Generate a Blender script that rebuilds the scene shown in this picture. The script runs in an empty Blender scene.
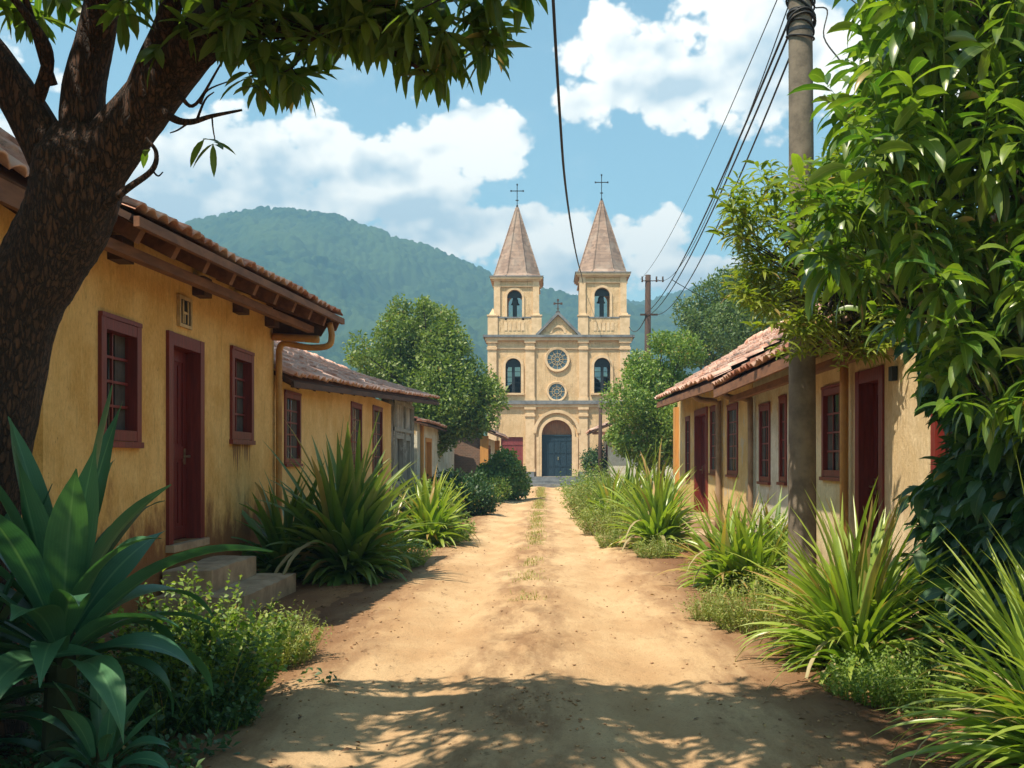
import bpy, math, random
import numpy as np
from math import radians, pi, sin, cos, atan2, sqrt
random.seed(11)
rng = np.random.default_rng(7)
SC = bpy.context.scene
COL = SC.collection

# ------------------------------------------------------------------ camera
EYE = 1.6
cam_d = bpy.data.cameras.new('camera')
cam = bpy.data.objects.new('camera', cam_d)
COL.objects.link(cam)
cam.location = (0, 0, EYE)
cam.rotation_euler = (pi / 2, 0, 0)
cam_d.sensor_width = 36.0
cam_d.lens = 36.0 * 1000 / 1024
cam_d.shift_x = -33 / 1024
cam_d.shift_y = 76 / 1024
cam_d.clip_start = 0.05
cam_d.clip_end = 9000
SC.camera = cam

# ------------------------------------------------------------------ light
SUN_EL = 62.0
SUN_DIR = np.array([-0.72, -0.69])          # horizontal direction towards the sun
SUN_DIR = SUN_DIR / np.linalg.norm(SUN_DIR)
ce, se = cos(radians(SUN_EL)), sin(radians(SUN_EL))
to_sun = (SUN_DIR[0] * ce, SUN_DIR[1] * ce, se)
sd = bpy.data.lights.new('sun', 'SUN')
sd.energy = 5.0
sd.angle = radians(0.55)
sd.color = (1.0, 0.88, 0.70)
sun = bpy.data.objects.new('sun', sd)
COL.objects.link(sun)
from mathutils import Vector
sun.rotation_euler = Vector(to_sun).to_track_quat('Z', 'Y').to_euler()

SC.view_settings.view_transform = 'Standard'
SC.view_settings.look = 'None'
SC.view_settings.gamma = 1.0
SC.view_settings.exposure = 0.96
SC.view_settings.use_curve_mapping = False
try:
    SC.cycles.max_bounces = 8
    SC.cycles.transparent_max_bounces = 12
    SC.cycles.volume_bounces = 0
except Exception:
    pass


# ------------------------------------------------------------------ node helpers
class NT:
    def __init__(s, tree):
        s.t = tree; s.N = tree.nodes; s.L = tree.links

    def n(s, typ, **kw):
        nd = s.N.new(typ)
        for k, v in kw.items():
            setattr(nd, k, v)
        return nd

    def put(s, inp, v):
        if isinstance(v, bpy.types.NodeSocket):
            s.L.new(v, inp)
        elif v is not None:
            if isinstance(v, (tuple, list)) and len(v) == 3 and len(inp.default_value) == 4:
                v = (*v, 1)
            inp.default_value = v

    def m(s, op, a, b=None, c=None, clamp=False):
        nd = s.n('ShaderNodeMath', operation=op, use_clamp=clamp)
        s.put(nd.inputs[0], a)
        if b is not None: s.put(nd.inputs[1], b)
        if c is not None: s.put(nd.inputs[2], c)
        return nd.outputs[0]

    def mix(s, f, a, b, blend='MIX'):
        nd = s.n('ShaderNodeMix', data_type='RGBA', blend_type=blend)
        s.put(nd.inputs[0], f); s.put(nd.inputs[6], a); s.put(nd.inputs[7], b)
        return nd.outputs[2]

    def noise(s, vec, scale, detail=4, rough=0.55, dist=0.0, out=0):
        nd = s.n('ShaderNodeTexNoise')
        if vec is not None: s.L.new(vec, nd.inputs['Vector'])
        nd.inputs['Scale'].default_value = scale
        nd.inputs['Detail'].default_value = detail
        nd.inputs['Roughness'].default_value = rough
        nd.inputs['Distortion'].default_value = dist
        return nd.outputs[out]

    def ss(s, v, lo, hi, a=0.0, b=1.0):
        nd = s.n('ShaderNodeMapRange', interpolation_type='SMOOTHSTEP')
        s.put(nd.inputs[0], v)
        nd.inputs[1].default_value = lo; nd.inputs[2].default_value = hi
        nd.inputs[3].default_value = a; nd.inputs[4].default_value = b
        return nd.outputs[0]

    def scale(s, vec, sc):
        nd = s.n('ShaderNodeVectorMath', operation='MULTIPLY')
        s.L.new(vec, nd.inputs[0]); nd.inputs[1].default_value = sc
        return nd.outputs[0]

    def pos(s):
        return s.n('ShaderNodeNewGeometry').outputs['Position']

    def xyz(s, v):
        nd = s.n('ShaderNodeSeparateXYZ'); s.L.new(v, nd.inputs[0])
        return nd.outputs

    def bump(s, h, strength=0.4, dist=0.02, normal=None):
        nd = s.n('ShaderNodeBump')
        nd.inputs['Strength'].default_value = strength
        nd.inputs['Distance'].default_value = dist
        s.L.new(h, nd.inputs['Height'])
        if normal is not None: s.L.new(normal, nd.inputs['Normal'])
        return nd.outputs[0]


# ------------------------------------------------------------------ world
w = bpy.data.worlds.new('World'); SC.world = w; w.use_nodes = True
w.cycles.sampling_method = 'MANUAL'; w.cycles.sample_map_resolution = 512
T = NT(w.node_tree)
T.N.clear()
sky = T.n('ShaderNodeTexSky', sky_type='NISHITA')
sky.sun_disc = False
sky.sun_elevation = radians(SUN_EL)
sky.sun_rotation = atan2(to_sun[0], to_sun[1])
sky.air_density = 1.0; sky.dust_density = 0.6; sky.ozone_density = 1.0; sky.altitude = 300
tint = T.mix(1.0, sky.outputs[0], (1.12, 1.30, 1.04), 'MULTIPLY')
bg_sky = T.n('ShaderNodeBackground'); T.L.new(tint, bg_sky.inputs[0]); bg_sky.inputs[1].default_value = 0.11
tc = T.n('ShaderNodeTexCoord').outputs['Generated']
X, Y, Z = T.xyz(tc)
AZ = T.m('ARCTAN2', X, Y)
EL = T.m('ARCSINE', Z)
cloudvec = T.n('ShaderNodeCombineXYZ')
T.L.new(AZ, cloudvec.inputs[0]); T.L.new(T.m('MULTIPLY', EL, 1.25), cloudvec.inputs[1])
cv = cloudvec.outputs[0]


def azel(px, py):
    a = math.atan2(px - 545, 1000)
    e = math.atan2(460 - py, math.hypot(1000, px - 545))
    return a, e


def blobs(lst):
    cur = None
    for (px, py, rx, ry) in lst:
        a, e = azel(px, py)
        dx = T.m('DIVIDE', T.m('SUBTRACT', AZ, a), rx / 1000)
        dy = T.m('DIVIDE', T.m('SUBTRACT', EL, e), ry / 1000)
        r = T.m('ADD', T.m('MULTIPLY', dx, dx), T.m('MULTIPLY', dy, dy))
        f = T.m('SUBTRACT', 1.0, r)
        cur = f if cur is None else T.m('MAXIMUM', cur, f)
    return cur


big = T.noise(cv, 10, 10, 0.60, 0.1)
bil = T.n('ShaderNodeTexVoronoi', feature='SMOOTH_F1'); T.L.new(cv, bil.inputs['Vector'])
bil.inputs['Scale'].default_value = 21; bil.inputs['Smoothness'].default_value = 0.35
try: bil.inputs['Detail'].default_value = 3; bil.inputs['Roughness'].default_value = 0.55
except Exception: pass
puff = T.m('SUBTRACT', 0.6, bil.outputs['Distance'])
D = blobs([(455, 165, 85, 68), (400, 190, 80, 55), (500, 135, 45, 34), (300, 190, 150, 75), (215, 165, 85, 65), (320, 150, 60, 45),
           (150, 210, 120, 60), (60, 190, 160, 50), (470, 228, 120, 36),
           (690, 70, 105, 62), (620, 50, 62, 48), (585, 105, 36, 30), (740, 40, 90, 85), (800, 60, 100, 90), (900, 80, 120, 90),
           (555, 250, 60, 52), (640, 255, 70, 48), (590, 265, 130, 45), (700, 275, 70, 30),
           (-150, 120, 200, 120), (1200, 130, 220, 110), (1500, 160, 250, 130), (-500, 150, 260, 120)])
dens = T.m('ADD', T.m('MAXIMUM', D, -1.6), T.m('ADD', T.m('MULTIPLY', T.m('SUBTRACT', big, 0.5), 2.1), T.m('MULTIPLY', T.m('SUBTRACT', puff, 0.25), 0.9)))
mask = T.ss(dens, -0.36, -0.02)
thin = T.m('MULTIPLY', T.ss(T.noise(cv, 5, 8, 0.62, 0.3), 0.5, 0.78), 0.32)
# shading: a second sample of the same noise towards the light gives lit and shaded sides
off = T.n('ShaderNodeVectorMath', operation='ADD'); T.L.new(cv, off.inputs[0]); off.inputs[1].default_value = (-0.012, 0.02, 0)
big2 = T.noise(off.outputs[0], 10, 10, 0.60, 0.1)
relief = T.m('MULTIPLY', T.m('SUBTRACT', big2, big), 4.0)
G = blobs([(250, 178, 120, 52), (420, 222, 120, 30), (150, 215, 130, 50), (690, 92, 90, 26), (770, 60, 60, 50), (560, 272, 100, 26), (680, 285, 90, 20), (380, 170, 45, 22), (-100, 170, 200, 60), (1200, 180, 220, 50)])
soft1 = T.noise(cv, 11, 3, 0.5, 0.0); soft2 = T.noise(off.outputs[0], 11, 3, 0.5, 0.0)
billow = T.m('MULTIPLY', T.m('SUBTRACT', soft2, soft1), 4.5)
core = T.m('MULTIPLY', T.ss(T.m('ADD', G, T.m('MULTIPLY', T.m('SUBTRACT', soft1, 0.5), 1.6)), -0.2, 1.1), 0.85)
shade = T.m('ADD', T.m('ADD', core, billow), T.m('MULTIPLY', relief, 0.45))
shade = T.m('MULTIPLY', shade, 1.0, clamp=True)
ccol = T.mix(shade, (1.0, 0.955, 0.86), (0.46, 0.55, 0.60))
bg_cl = T.n('ShaderNodeBackground'); T.L.new(ccol, bg_cl.inputs[0]); bg_cl.inputs[1].default_value = 0.90
mxs = T.n('ShaderNodeMixShader')
T.L.new(T.m('MAXIMUM', mask, thin), mxs.inputs[0]); T.L.new(bg_sky.outputs[0], mxs.inputs[1]); T.L.new(bg_cl.outputs[0], mxs.inputs[2])
wo = T.n('ShaderNodeOutputWorld'); T.L.new(mxs.outputs[0], wo.inputs[0])


# ------------------------------------------------------------------ materials
def new_mat(name):
    m = bpy.data.materials.new(name); m.use_nodes = True
    t = NT(m.node_tree); t.N.clear()
    b = t.n('ShaderNodeBsdfPrincipled'); o = t.n('ShaderNodeOutputMaterial')
    t.L.new(b.outputs[0], o.inputs[0])
    b.inputs['Roughness'].default_value = 0.8
    return m, t, b, o


def m_flat(name, c, c2=None, rough=0.7, scale=6, metal=0.0, bump=0.15, spec=0.4):
    m, t, b, o = new_mat(name)
    p = t.pos()
    f = t.ss(t.noise(p, scale, 6, 0.65), 0.35, 0.68)
    c2 = c2 or tuple(v * 0.62 for v in c)
    t.put(b.inputs['Base Color'], t.mix(f, c, c2))
    b.inputs['Roughness'].default_value = rough; b.inputs['Metallic'].default_value = metal
    b.inputs['Specular IOR Level'].default_value = spec
    if bump: t.put(b.inputs['Normal'], t.bump(t.noise(p, scale * 7, 5, 0.6), bump, 0.01))
    return m


def m_plaster(name, c1, c2, grime=(0.20, 0.075, 0.03), gz=0.75, peel=None, peel_amt=0.5, stain=None, gmax=0.85, bdist=0.012, streak=0.35):
    m, t, b, o = new_mat(name)
    p = t.pos(); x, y, z = t.xyz(p)
    n1 = t.noise(p, 1.3, 7, 0.62)
    col = t.mix(t.ss(n1, 0.36, 0.66), c1, c2)
    streak_ = t.noise(t.scale(p, (7, 7, 0.9)), 1.6, 6, 0.7)
    col = t.mix(t.m('MULTIPLY', t.ss(streak_, 0.5, 0.75), streak), col, tuple(v * 0.45 for v in c2))
    pale = t.noise(t.scale(p, (3, 3, 1.2)), 2.1, 8, 0.7)
    col = t.mix(t.m('MULTIPLY', t.ss(pale, 0.52, 0.72), 0.4), col, tuple(min(1, v * 1.25 + 0.05) for v in c1))
    fine = t.noise(t.scale(p, (18, 18, 8)), 2.0, 8, 0.75)
    col = t.mix(t.m('MULTIPLY', t.ss(fine, 0.48, 0.68), 0.45), col, tuple(v * 0.55 for v in c2))
    col = t.mix(t.m('MULTIPLY', t.ss(fine, 0.47, 0.33), 0.35), col, tuple(min(1, v * 1.35 + 0.03) for v in c1))
    chips = t.noise(t.scale(p, (9, 9, 4)), 2.2, 6, 0.75)
    col = t.mix(t.m('MULTIPLY', t.ss(chips, 0.64, 0.69), 0.6), col, tuple(v * 0.4 for v in c2))
    if peel:
        pn = t.noise(t.scale(p, (1.5, 1.5, 0.8)), 1.7, 9, 0.72)
        col = t.mix(t.ss(pn, 1 - peel_amt - 0.04, 1 - peel_amt + 0.03), col, peel)
    if grime:
        zn = t.m('ADD', z, t.m('MULTIPLY', t.m('SUBTRACT', t.noise(t.scale(p, (2, 2, 1)), 1.6, 7, 0.7), 0.5), 1.9))
        g = t.ss(zn, gz + 0.30, gz - 0.35)
        g = t.m('MULTIPLY', g, gmax)
        col = t.mix(g, col, grime)
    if stain:
        y0, y1, zb, zt = stain
        iny = t.m('MULTIPLY', t.ss(y, y0, y0 + 0.12), t.ss(y, y1, y1 - 0.12))
        sn = t.noise(t.scale(p, (12, 12, 0.8)), 1.2, 4, 0.6)
        lowb = t.m('SUBTRACT', z, t.m('ADD', zb, t.m('MULTIPLY', t.m('SUBTRACT', 0.62, sn), 1.6)))
        inz = t.m('MULTIPLY', t.ss(lowb, -0.05, 0.12), t.ss(z, zt + 0.02, zt - 0.01))
        col = t.mix(t.m('MULTIPLY', t.m('MULTIPLY', iny, inz), 0.75), col, (0.16, 0.06, 0.03))
    t.put(b.inputs['Base Color'], col)
    b.inputs['Roughness'].default_value = 0.92
    b.inputs['Specular IOR Level'].default_value = 0.2
    h = t.m('ADD', t.noise(t.scale(p, (1, 1, 0.45)), 26, 5, 0.65), t.m('MULTIPLY', t.noise(p, 4, 5, 0.6), 1.5))
    h = t.m('ADD', t.m('SUBTRACT', h, t.ss(chips, 0.64, 0.69)), t.m('MULTIPLY', fine, 1.6))
    t.put(b.inputs['Normal'], t.bump(h, 0.75, bdist))
    return m


def m_leaf(name, c1, c2, tip=None, trans=0.35, rough=0.38, rib=None, dry=0.06, spec=0.5, stripes=0.0):
    m, t, b, o = new_mat(name)
    g = t.n('ShaderNodeNewGeometry')
    r = g.outputs['Random Per Island']
    col = t.mix(r, c1, c2)
    r2 = t.m('FRACT', t.m('MULTIPLY', r, 17.31))
    uv = t.n('ShaderNodeUVMap').outputs[0]
    u, v, _ = t.xyz(uv)
    if tip: col = t.mix(t.m('MULTIPLY', t.ss(v, 0.35, 1.0), 0.6), col, tip)
    if rib:
        du = t.m('ABSOLUTE', t.m('SUBTRACT', u, 0.5))
        col = t.mix(t.m('MULTIPLY', t.ss(du, 0.05, 0.015), 0.75), col, rib)
    if stripes:
        sn = t.m('SINE', t.m('MULTIPLY', u, 75))
        col = t.mix(t.m('MULTIPLY', t.ss(sn, 0.2, 1.0), stripes), col, tuple(k * 1.7 + 0.01 for k in c2))
    mott = t.noise(t.pos(), 9, 4, 0.6)
    col = t.mix(t.m('MULTIPLY', t.ss(mott, 0.5, 0.75), 0.35), col, tuple(k * 0.55 for k in c1))
    if dry:
        col = t.mix(t.m('MULTIPLY', t.m('LESS_THAN', r2, dry), t.ss(v, 0.1, 0.75)), col, (0.38, 0.26, 0.10))
    t.put(b.inputs['Base Color'], col)
    b.inputs['Roughness'].default_value = rough
    b.inputs['Specular IOR Level'].default_value = spec
    tr = t.n('ShaderNodeBsdfTranslucent')
    tcol = t.mix(1.0, col, (1.6, 1.75, 0.55), 'MULTIPLY')
    t.L.new(tcol, tr.inputs[0])
    ms = t.n('ShaderNodeMixShader'); ms.inputs[0].default_value = trans
    t.L.new(b.outputs[0], ms.inputs[1]); t.L.new(tr.outputs[0], ms.inputs[2]); t.L.new(ms.outputs[0], o.inputs[0])
    return m


def m_bark(name, c1, c2, sc=1.0, moss=None):
    m, t, b, o = new_mat(name)
    p = t.pos()
    s = t.scale(p, (17 * sc, 17 * sc, 4.6 * sc))
    v = t.n('ShaderNodeTexVoronoi', feature='DISTANCE_TO_EDGE'); v.inputs['Scale'].default_value = 2.2
    wv = t.n('ShaderNodeVectorMath', operation='ADD'); t.L.new(s, wv.inputs[0])
    nn = t.n('ShaderNodeVectorMath', operation='SCALE'); t.L.new(t.noise(s, 1.1, 4, 0.6, 0, 1), nn.inputs[0]); nn.inputs['Scale'].default_value = 1.4
    t.L.new(nn.outputs[0], wv.inputs[1]); t.L.new(wv.outputs[0], v.inputs['Vector'])
    crack = t.ss(v.outputs['Distance'], 0.0, 0.22)
    n = t.noise(s, 2.3, 7, 0.7)
    col = t.mix(t.ss(n, 0.3, 0.7), c2, c1)
    col = t.mix(crack, tuple(k * 0.45 for k in c2), col)
    if moss: col = t.mix(t.m('MULTIPLY', t.ss(t.noise(p, 3, 6, 0.6), 0.52, 0.66), 0.5), col, moss)
    t.put(b.inputs['Base Color'], col)
    b.inputs['Roughness'].default_value = 0.9
    h = t.m('ADD', t.m('MULTIPLY', crack, 1.0), t.m('MULTIPLY', n, 0.8))
    t.put(b.inputs['Normal'], t.bump(h, 1.0, 0.03 / sc))
    return m


def m_tile(name, c1=(0.40, 0.155, 0.085), c2=(0.24, 0.085, 0.05), c3=(0.55, 0.36, 0.27)):
    m, t, b, o = new_mat(name)
    p = t.pos()
    wn = t.n('ShaderNodeTexVoronoi', feature='F1'); t.L.new(p, wn.inputs['Vector']); wn.inputs['Scale'].default_value = 4.2
    r, g, bl = t.xyz(wn.outputs['Color'])
    col = t.mix(r, c1, c2)
    col = t.mix(t.m('MULTIPLY', t.ss(t.noise(p, 2.2, 7, 0.7), 0.38, 0.60), 0.9), col, c3)
    col = t.mix(t.m('MULTIPLY', t.ss(t.noise(p, 5.5, 7, 0.7), 0.58, 0.74), 0.6), col, (0.10, 0.07, 0.05))
    t.put(b.inputs['Base Color'], col)
    b.inputs['Roughness'].default_value = 0.85
    t.put(b.inputs['Normal'], t.bump(t.noise(p, 40, 5, 0.6), 0.35, 0.01))
    return m


def m_wood(name, c1, c2, rough=0.6, ax=(14, 14, 1.2), peel=None):
    m, t, b, o = new_mat(name)
    p = t.pos()
    n = t.noise(t.scale(p, ax), 2.0, 7, 0.65, 0.4)
    col = t.mix(t.ss(n, 0.32, 0.7), c1, c2)
    if peel: col = t.mix(t.ss(t.noise(t.scale(p, (4, 4, 2)), 2.5, 8, 0.7), 0.56, 0.62), col, peel)
    t.put(b.inputs['Base Color'], col); b.inputs['Roughness'].default_value = rough
    t.put(b.inputs['Normal'], t.bump(n, 0.4, 0.01))
    return m


def m_dirt(name, base, light, red, side0=1.15, side1=2.2, cx=-0.1):
    m, t, b, o = new_mat(name)
    p = t.pos(); x, y, z = t.xyz(p)
    n1 = t.noise(t.scale(p, (1, 0.45, 1)), 1.1, 8, 0.62)
    col = t.mix(t.ss(n1, 0.35, 0.66), base, light)
    ax = t.m('ABSOLUTE', t.m('SUBTRACT', x, cx))
    axn = t.m('ADD', ax, t.m('MULTIPLY', t.m('SUBTRACT', t.noise(t.scale(p, (1, 0.6, 1)), 1.3, 8, 0.7), 0.5), 1.3))
    col = t.mix(t.ss(axn, side0, side1), col, red)
    # trodden centre ridge, a little darker and redder than the wheel tracks
    trk = t.m('ABSOLUTE', t.m('SUBTRACT', t.m('ABSOLUTE', t.m('ADD', t.m('ADD', x, 0.2), t.m('MULTIPLY', t.m('SUBTRACT', t.noise(t.scale(p, (0.3, 0.25, 1)), 1.0, 3), 0.5), 0.7))), 0.85))
    ntrk = t.ss(trk, 0.22, 0.55)
    wn = t.ss(t.noise(t.scale(p, (2.2, 0.5, 1)), 1.6, 8, 0.72), 0.40, 0.64)
    col = t.mix(t.m('MULTIPLY', t.m('MULTIPLY', ntrk, wn), 0.55), col, tuple(k * 1.15 for k in red))
    cen = t.ss(t.m('ABSOLUTE', t.m('SUBTRACT', t.m('ADD', x, t.m('MULTIPLY', t.m('SUBTRACT', n1, 0.5), 0.9)), -0.2)), 0.55, 0.1)
    patch = t.ss(t.noise(t.scale(p, (1.6, 0.7, 1)), 2.2, 7, 0.7), 0.42, 0.72)
    col = t.mix(t.m('MULTIPLY', t.m('MULTIPLY', cen, patch), 0.6), col, tuple(k * 0.72 for k in red))
    sp = t.noise(t.scale(p, (1, 0.5, 1)), 7, 8, 0.75)
    col = t.mix(t.m('MULTIPLY', t.ss(sp, 0.56, 0.7), 0.55), col, tuple(k * 0.6 for k in red))
    gr = t.noise(p, 48, 7, 0.8)
    col = t.mix(t.m('MULTIPLY', t.ss(gr, 0.52, 0.68), 0.6), col, tuple(k * 0.45 for k in base))
    t.put(b.inputs['Base Color'], col)
    b.inputs['Roughness'].default_value = 0.97; b.inputs['Specular IOR Level'].default_value = 0.15
    h = t.m('ADD', t.m('MULTIPLY', t.noise(p, 55, 8, 0.8), 0.9), t.m('ADD', t.m('MULTIPLY', t.noise(t.scale(p, (1, 0.6, 1)), 9, 8, 0.7), 1.6), 0))
    t.put(b.inputs['Normal'], t.bump(h, 0.8, 0.02))
    return m


M = {}
M['ochre'] = m_plaster('ochre plaster', (0.86, 0.545, 0.20), (0.70, 0.39, 0.11), gz=0.98, gmax=.9, stain=(12.72, 13.62, 1.45, 1.86))
M['ochre2'] = m_plaster('pale ochre plaster', (0.84, 0.565, 0.24), (0.70, 0.43, 0.145), gz=0.45)
M['grey_w'] = m_plaster('weathered grey boards', (0.40, 0.38, 0.33), (0.24, 0.22, 0.18), peel=(0.55, 0.54, 0.50), peel_amt=0.45, gz=0.3)
M['cream'] = m_plaster('cream plaster', (0.78, 0.62, 0.40), (0.64, 0.47, 0.26), grime=(0.30, 0.16, 0.07), gz=0.25, gmax=0.6)
M['cream2'] = m_plaster('worn yellow plaster', (0.70, 0.50, 0.24), (0.55, 0.36, 0.14), grime=(0.25, 0.12, 0.05), gz=0.35, peel=(0.50, 0.42, 0.30), peel_amt=0.42)
M['white_w'] = m_plaster('peeling whitewash', (0.70, 0.67, 0.56), (0.52, 0.49, 0.38), grime=(0.28, 0.18, 0.09), gz=0.3, peel=(0.52, 0.36, 0.17), peel_amt=0.40)
M['church'] = m_plaster('church stucco', (0.68, 0.49, 0.29), (0.56, 0.385, 0.21), grime=(0.25, 0.21, 0.18), gz=0.9, bdist=0.02, streak=0.85)
M['church_t'] = m_flat('church trim', (0.70, 0.51, 0.32), (0.54, 0.38, 0.22), 0.9, 2.5)
M['slate'] = m_flat('grey stone band', (0.20, 0.21, 0.22), (0.11, 0.12, 0.13), 0.8, 2.5)
m, t, b, o = new_mat('spire tiles')
pp = t.pos(); zz_ = t.xyz(pp)[2]
rowf = t.m('FRACT', t.m('MULTIPLY', zz_, 4.5))
vv = t.n('ShaderNodeTexVoronoi'); t.L.new(pp, vv.inputs['Vector']); vv.inputs['Scale'].default_value = 4.5
col = t.mix(t.xyz(vv.outputs['Color'])[0], (0.33, 0.225, 0.17), (0.20, 0.135, 0.105))
col = t.mix(t.m('MULTIPLY', t.ss(rowf, 0.75, 1.0), 0.5), col, (0.10, 0.07, 0.055))
t.put(b.inputs['Base Color'], t.mix(t.m('MULTIPLY', t.ss(t.noise(pp, 1.2, 6), 0.45, 0.65), 0.4), col, (0.36, 0.30, 0.25)))
M['spire'] = m
M['red'] = m_wood('dark red paint', (0.17, 0.018, 0.013), (0.10, 0.011, 0.010), 0.5)
M['red_f'] = m_wood('red frame paint', (0.21, 0.024, 0.016), (0.12, 0.014, 0.011), 0.5)
M['red_p'] = m_wood('faded pink red paint', (0.24, 0.04, 0.04), (0.14, 0.022, 0.025), 0.7)
M['teal'] = m_wood('dark teal paint', (0.008, 0.034, 0.055), (0.005, 0.02, 0.035), 0.55)
M['brown'] = m_wood('brown timber', (0.23, 0.10, 0.045), (0.12, 0.05, 0.025), 0.8, ax=(5, 1.2, 5))
M['brown_d'] = m_wood('dark timber', (0.10, 0.045, 0.025), (0.05, 0.024, 0.014), 0.85, ax=(5, 1.2, 5))
M['brownv'] = m_wood('upright brown timber', (0.30, 0.13, 0.05), (0.15, 0.065, 0.03), 0.8)
M['orange'] = m_wood('orange post', (0.62, 0.30, 0.08), (0.45, 0.20, 0.05), 0.8)
M['greyp'] = m_wood('peeling grey paint', (0.38, 0.38, 0.34), (0.22, 0.21, 0.18), 0.8, peel=(0.5, 0.5, 0.46))
M['pole'] = m_flat('concrete pole', (0.19, 0.155, 0.115), (0.11, 0.09, 0.068), 0.9, 5, bump=0.5)
M['poleW'] = m_wood('wooden pole', (0.065, 0.035, 0.025), (0.035, 0.02, 0.015), 0.9)
M['wire'] = m_flat('black wire', (0.012, 0.012, 0.014), (0.02, 0.02, 0.02), 0.6, bump=0)
M['pipe'] = m_flat('ochre painted pipe', (0.52, 0.27, 0.07), (0.36, 0.17, 0.05), 0.55, 3)
M['pipe2'] = m_flat('brown pipe', (0.30, 0.20, 0.12), (0.18, 0.11, 0.06), 0.6, 3)
M['tile'] = m_tile('clay tiles')
M['tile2'] = m_tile('pale sunlit clay tiles', (0.62, 0.31, 0.21), (0.46, 0.20, 0.13), (0.76, 0.52, 0.42))  # weathered tiles, pale patches lightened to carry the sun's highlight
M['step'] = m_flat('worn stone steps', (0.46, 0.33, 0.21), (0.27, 0.185, 0.115), 0.9, 3, bump=0.5)
M['dark'] = m_flat('dark interior', (0.012, 0.011, 0.010), None, 0.9, bump=0)
M['curtain'] = m_flat('pale curtain', (0.09, 0.075, 0.065), None, 0.9)
M['metal'] = m_flat('brass handle', (0.65, 0.55, 0.35), None, 0.3, metal=0.9, bump=0)
M['iron'] = m_flat('dark iron', (0.02, 0.025, 0.03), None, 0.5, metal=0.3, bump=0)
M['pcream'] = m_flat('plaque cream', (0.62, 0.44, 0.22), None, 0.7)
M['stone_l'] = m_flat('clods', (0.40, 0.24, 0.125), (0.26, 0.15, 0.08), 0.95, 9)
m, t, b, o = new_mat('window glass')
b.inputs['Base Color'].default_value = (0.02, 0.023, 0.025, 1); b.inputs['Roughness'].default_value = 0.12
t.put(b.inputs['Normal'], t.bump(t.noise(t.pos(), 3, 2), 0.1, 0.02))
M['glass'] = m
m, t, b, o = new_mat('rose glass')
pp = t.pos()
v = t.n('ShaderNodeTexVoronoi'); t.L.new(pp, v.inputs['Vector']); v.inputs['Scale'].default_value = 9
r_, g_, b_ = t.xyz(v.outputs['Color'])
t.put(b.inputs['Base Color'], t.mix(r_, (0.02, 0.04, 0.07), (0.10, 0.16, 0.20))); b.inputs['Roughness'].default_value = 0.25
M['rose'] = m
m, t, b, o = new_mat('brick')
pp = t.pos(); mp = t.n('ShaderNodeMapping'); t.L.new(pp, mp.inputs[0]); mp.inputs['Rotation'].default_value = (pi / 2, 0, 0)
br = t.n('ShaderNodeTexBrick'); t.L.new(mp.outputs[0], br.inputs[0]); br.inputs['Scale'].default_value = 3.4
br.inputs['Color1'].default_value = (0.22, 0.11, 0.07, 1); br.inputs['Color2'].default_value = (0.14, 0.08, 0.055, 1); br.inputs['Mortar'].default_value = (0.26, 0.20, 0.15, 1)
t.put(b.inputs['Base Color'], t.mix(t.m('MULTIPLY', t.noise(pp, 3, 5), 0.5), br.outputs[0], (0.12, 0.09, 0.06)))
M['brick'] = m

M['bark'] = m_bark('dark bark', (0.12, 0.055, 0.03), (0.05, 0.026, 0.017))
M['bark2'] = m_bark('grey bark', (0.14, 0.10, 0.06), (0.06, 0.045, 0.03), 0.7)
M['twig'] = m_flat('twig', (0.055, 0.035, 0.022), None, 0.9)
M['dirt'] = m_dirt('road dirt', (0.45, 0.285, 0.15), (0.58, 0.405, 0.23), (0.175, 0.088, 0.045))
M['soil'] = m_dirt('verge soil', (0.26, 0.13, 0.06), (0.36, 0.20, 0.095), (0.17, 0.08, 0.04), 2.2, 3.2)

M['lf_mango'] = m_leaf('long hanging leaf', (0.06, 0.125, 0.025), (0.14, 0.20, 0.035), trans=0.5, rough=0.4, rib=(0.16, 0.2, 0.06), dry=0.03)
M['lf_big'] = m_leaf('large glossy leaf', (0.045, 0.12, 0.018), (0.19, 0.27, 0.035), trans=0.42, rough=0.33, rib=(0.22, 0.30, 0.08), dry=0.015, spec=0.8)
M['lf_small'] = m_leaf('small willow leaf', (0.10, 0.155, 0.02), (0.25, 0.29, 0.04), trans=0.42, rough=0.42, dry=0.04)
M['lf_vine'] = m_leaf('vine leaf', (0.03, 0.085, 0.028), (0.065, 0.13, 0.035), trans=0.25, rough=0.42, rib=(0.1, 0.16, 0.06), dry=0.02)
M['lf_agave'] = m_leaf('broad blue green blade', (0.03, 0.11, 0.065), (0.065, 0.165, 0.075), trans=0.18, rough=0.42, rib=(0.12, 0.24, 0.12), dry=0.0, spec=0.5, stripes=0.12)
M['lf_strap'] = m_leaf('strap leaf', (0.11, 0.21, 0.025), (0.26, 0.36, 0.05), tip=(0.34, 0.38, 0.09), trans=0.32, rough=0.34, dry=0.10, spec=0.65, stripes=0.15)
M['lf_strapd'] = m_leaf('dark strap leaf', (0.055, 0.13, 0.022), (0.13, 0.21, 0.03), tip=(0.2, 0.26, 0.06), trans=0.28, rough=0.36, dry=0.07, spec=0.6)
M['lf_bush'] = m_leaf('bush leaf', (0.10, 0.18, 0.03), (0.21, 0.29, 0.05), trans=0.3, rough=0.5, dry=0.04)
M['lf_herb'] = m_leaf('lime herb leaf', (0.10, 0.19, 0.03), (0.26, 0.34, 0.05), trans=0.35, rough=0.5, dry=0.02)
M['lf_feather'] = m_leaf('feathery leaf', (0.15, 0.20, 0.04), (0.28, 0.32, 0.09), trans=0.3, rough=0.6, dry=0.08)
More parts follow.
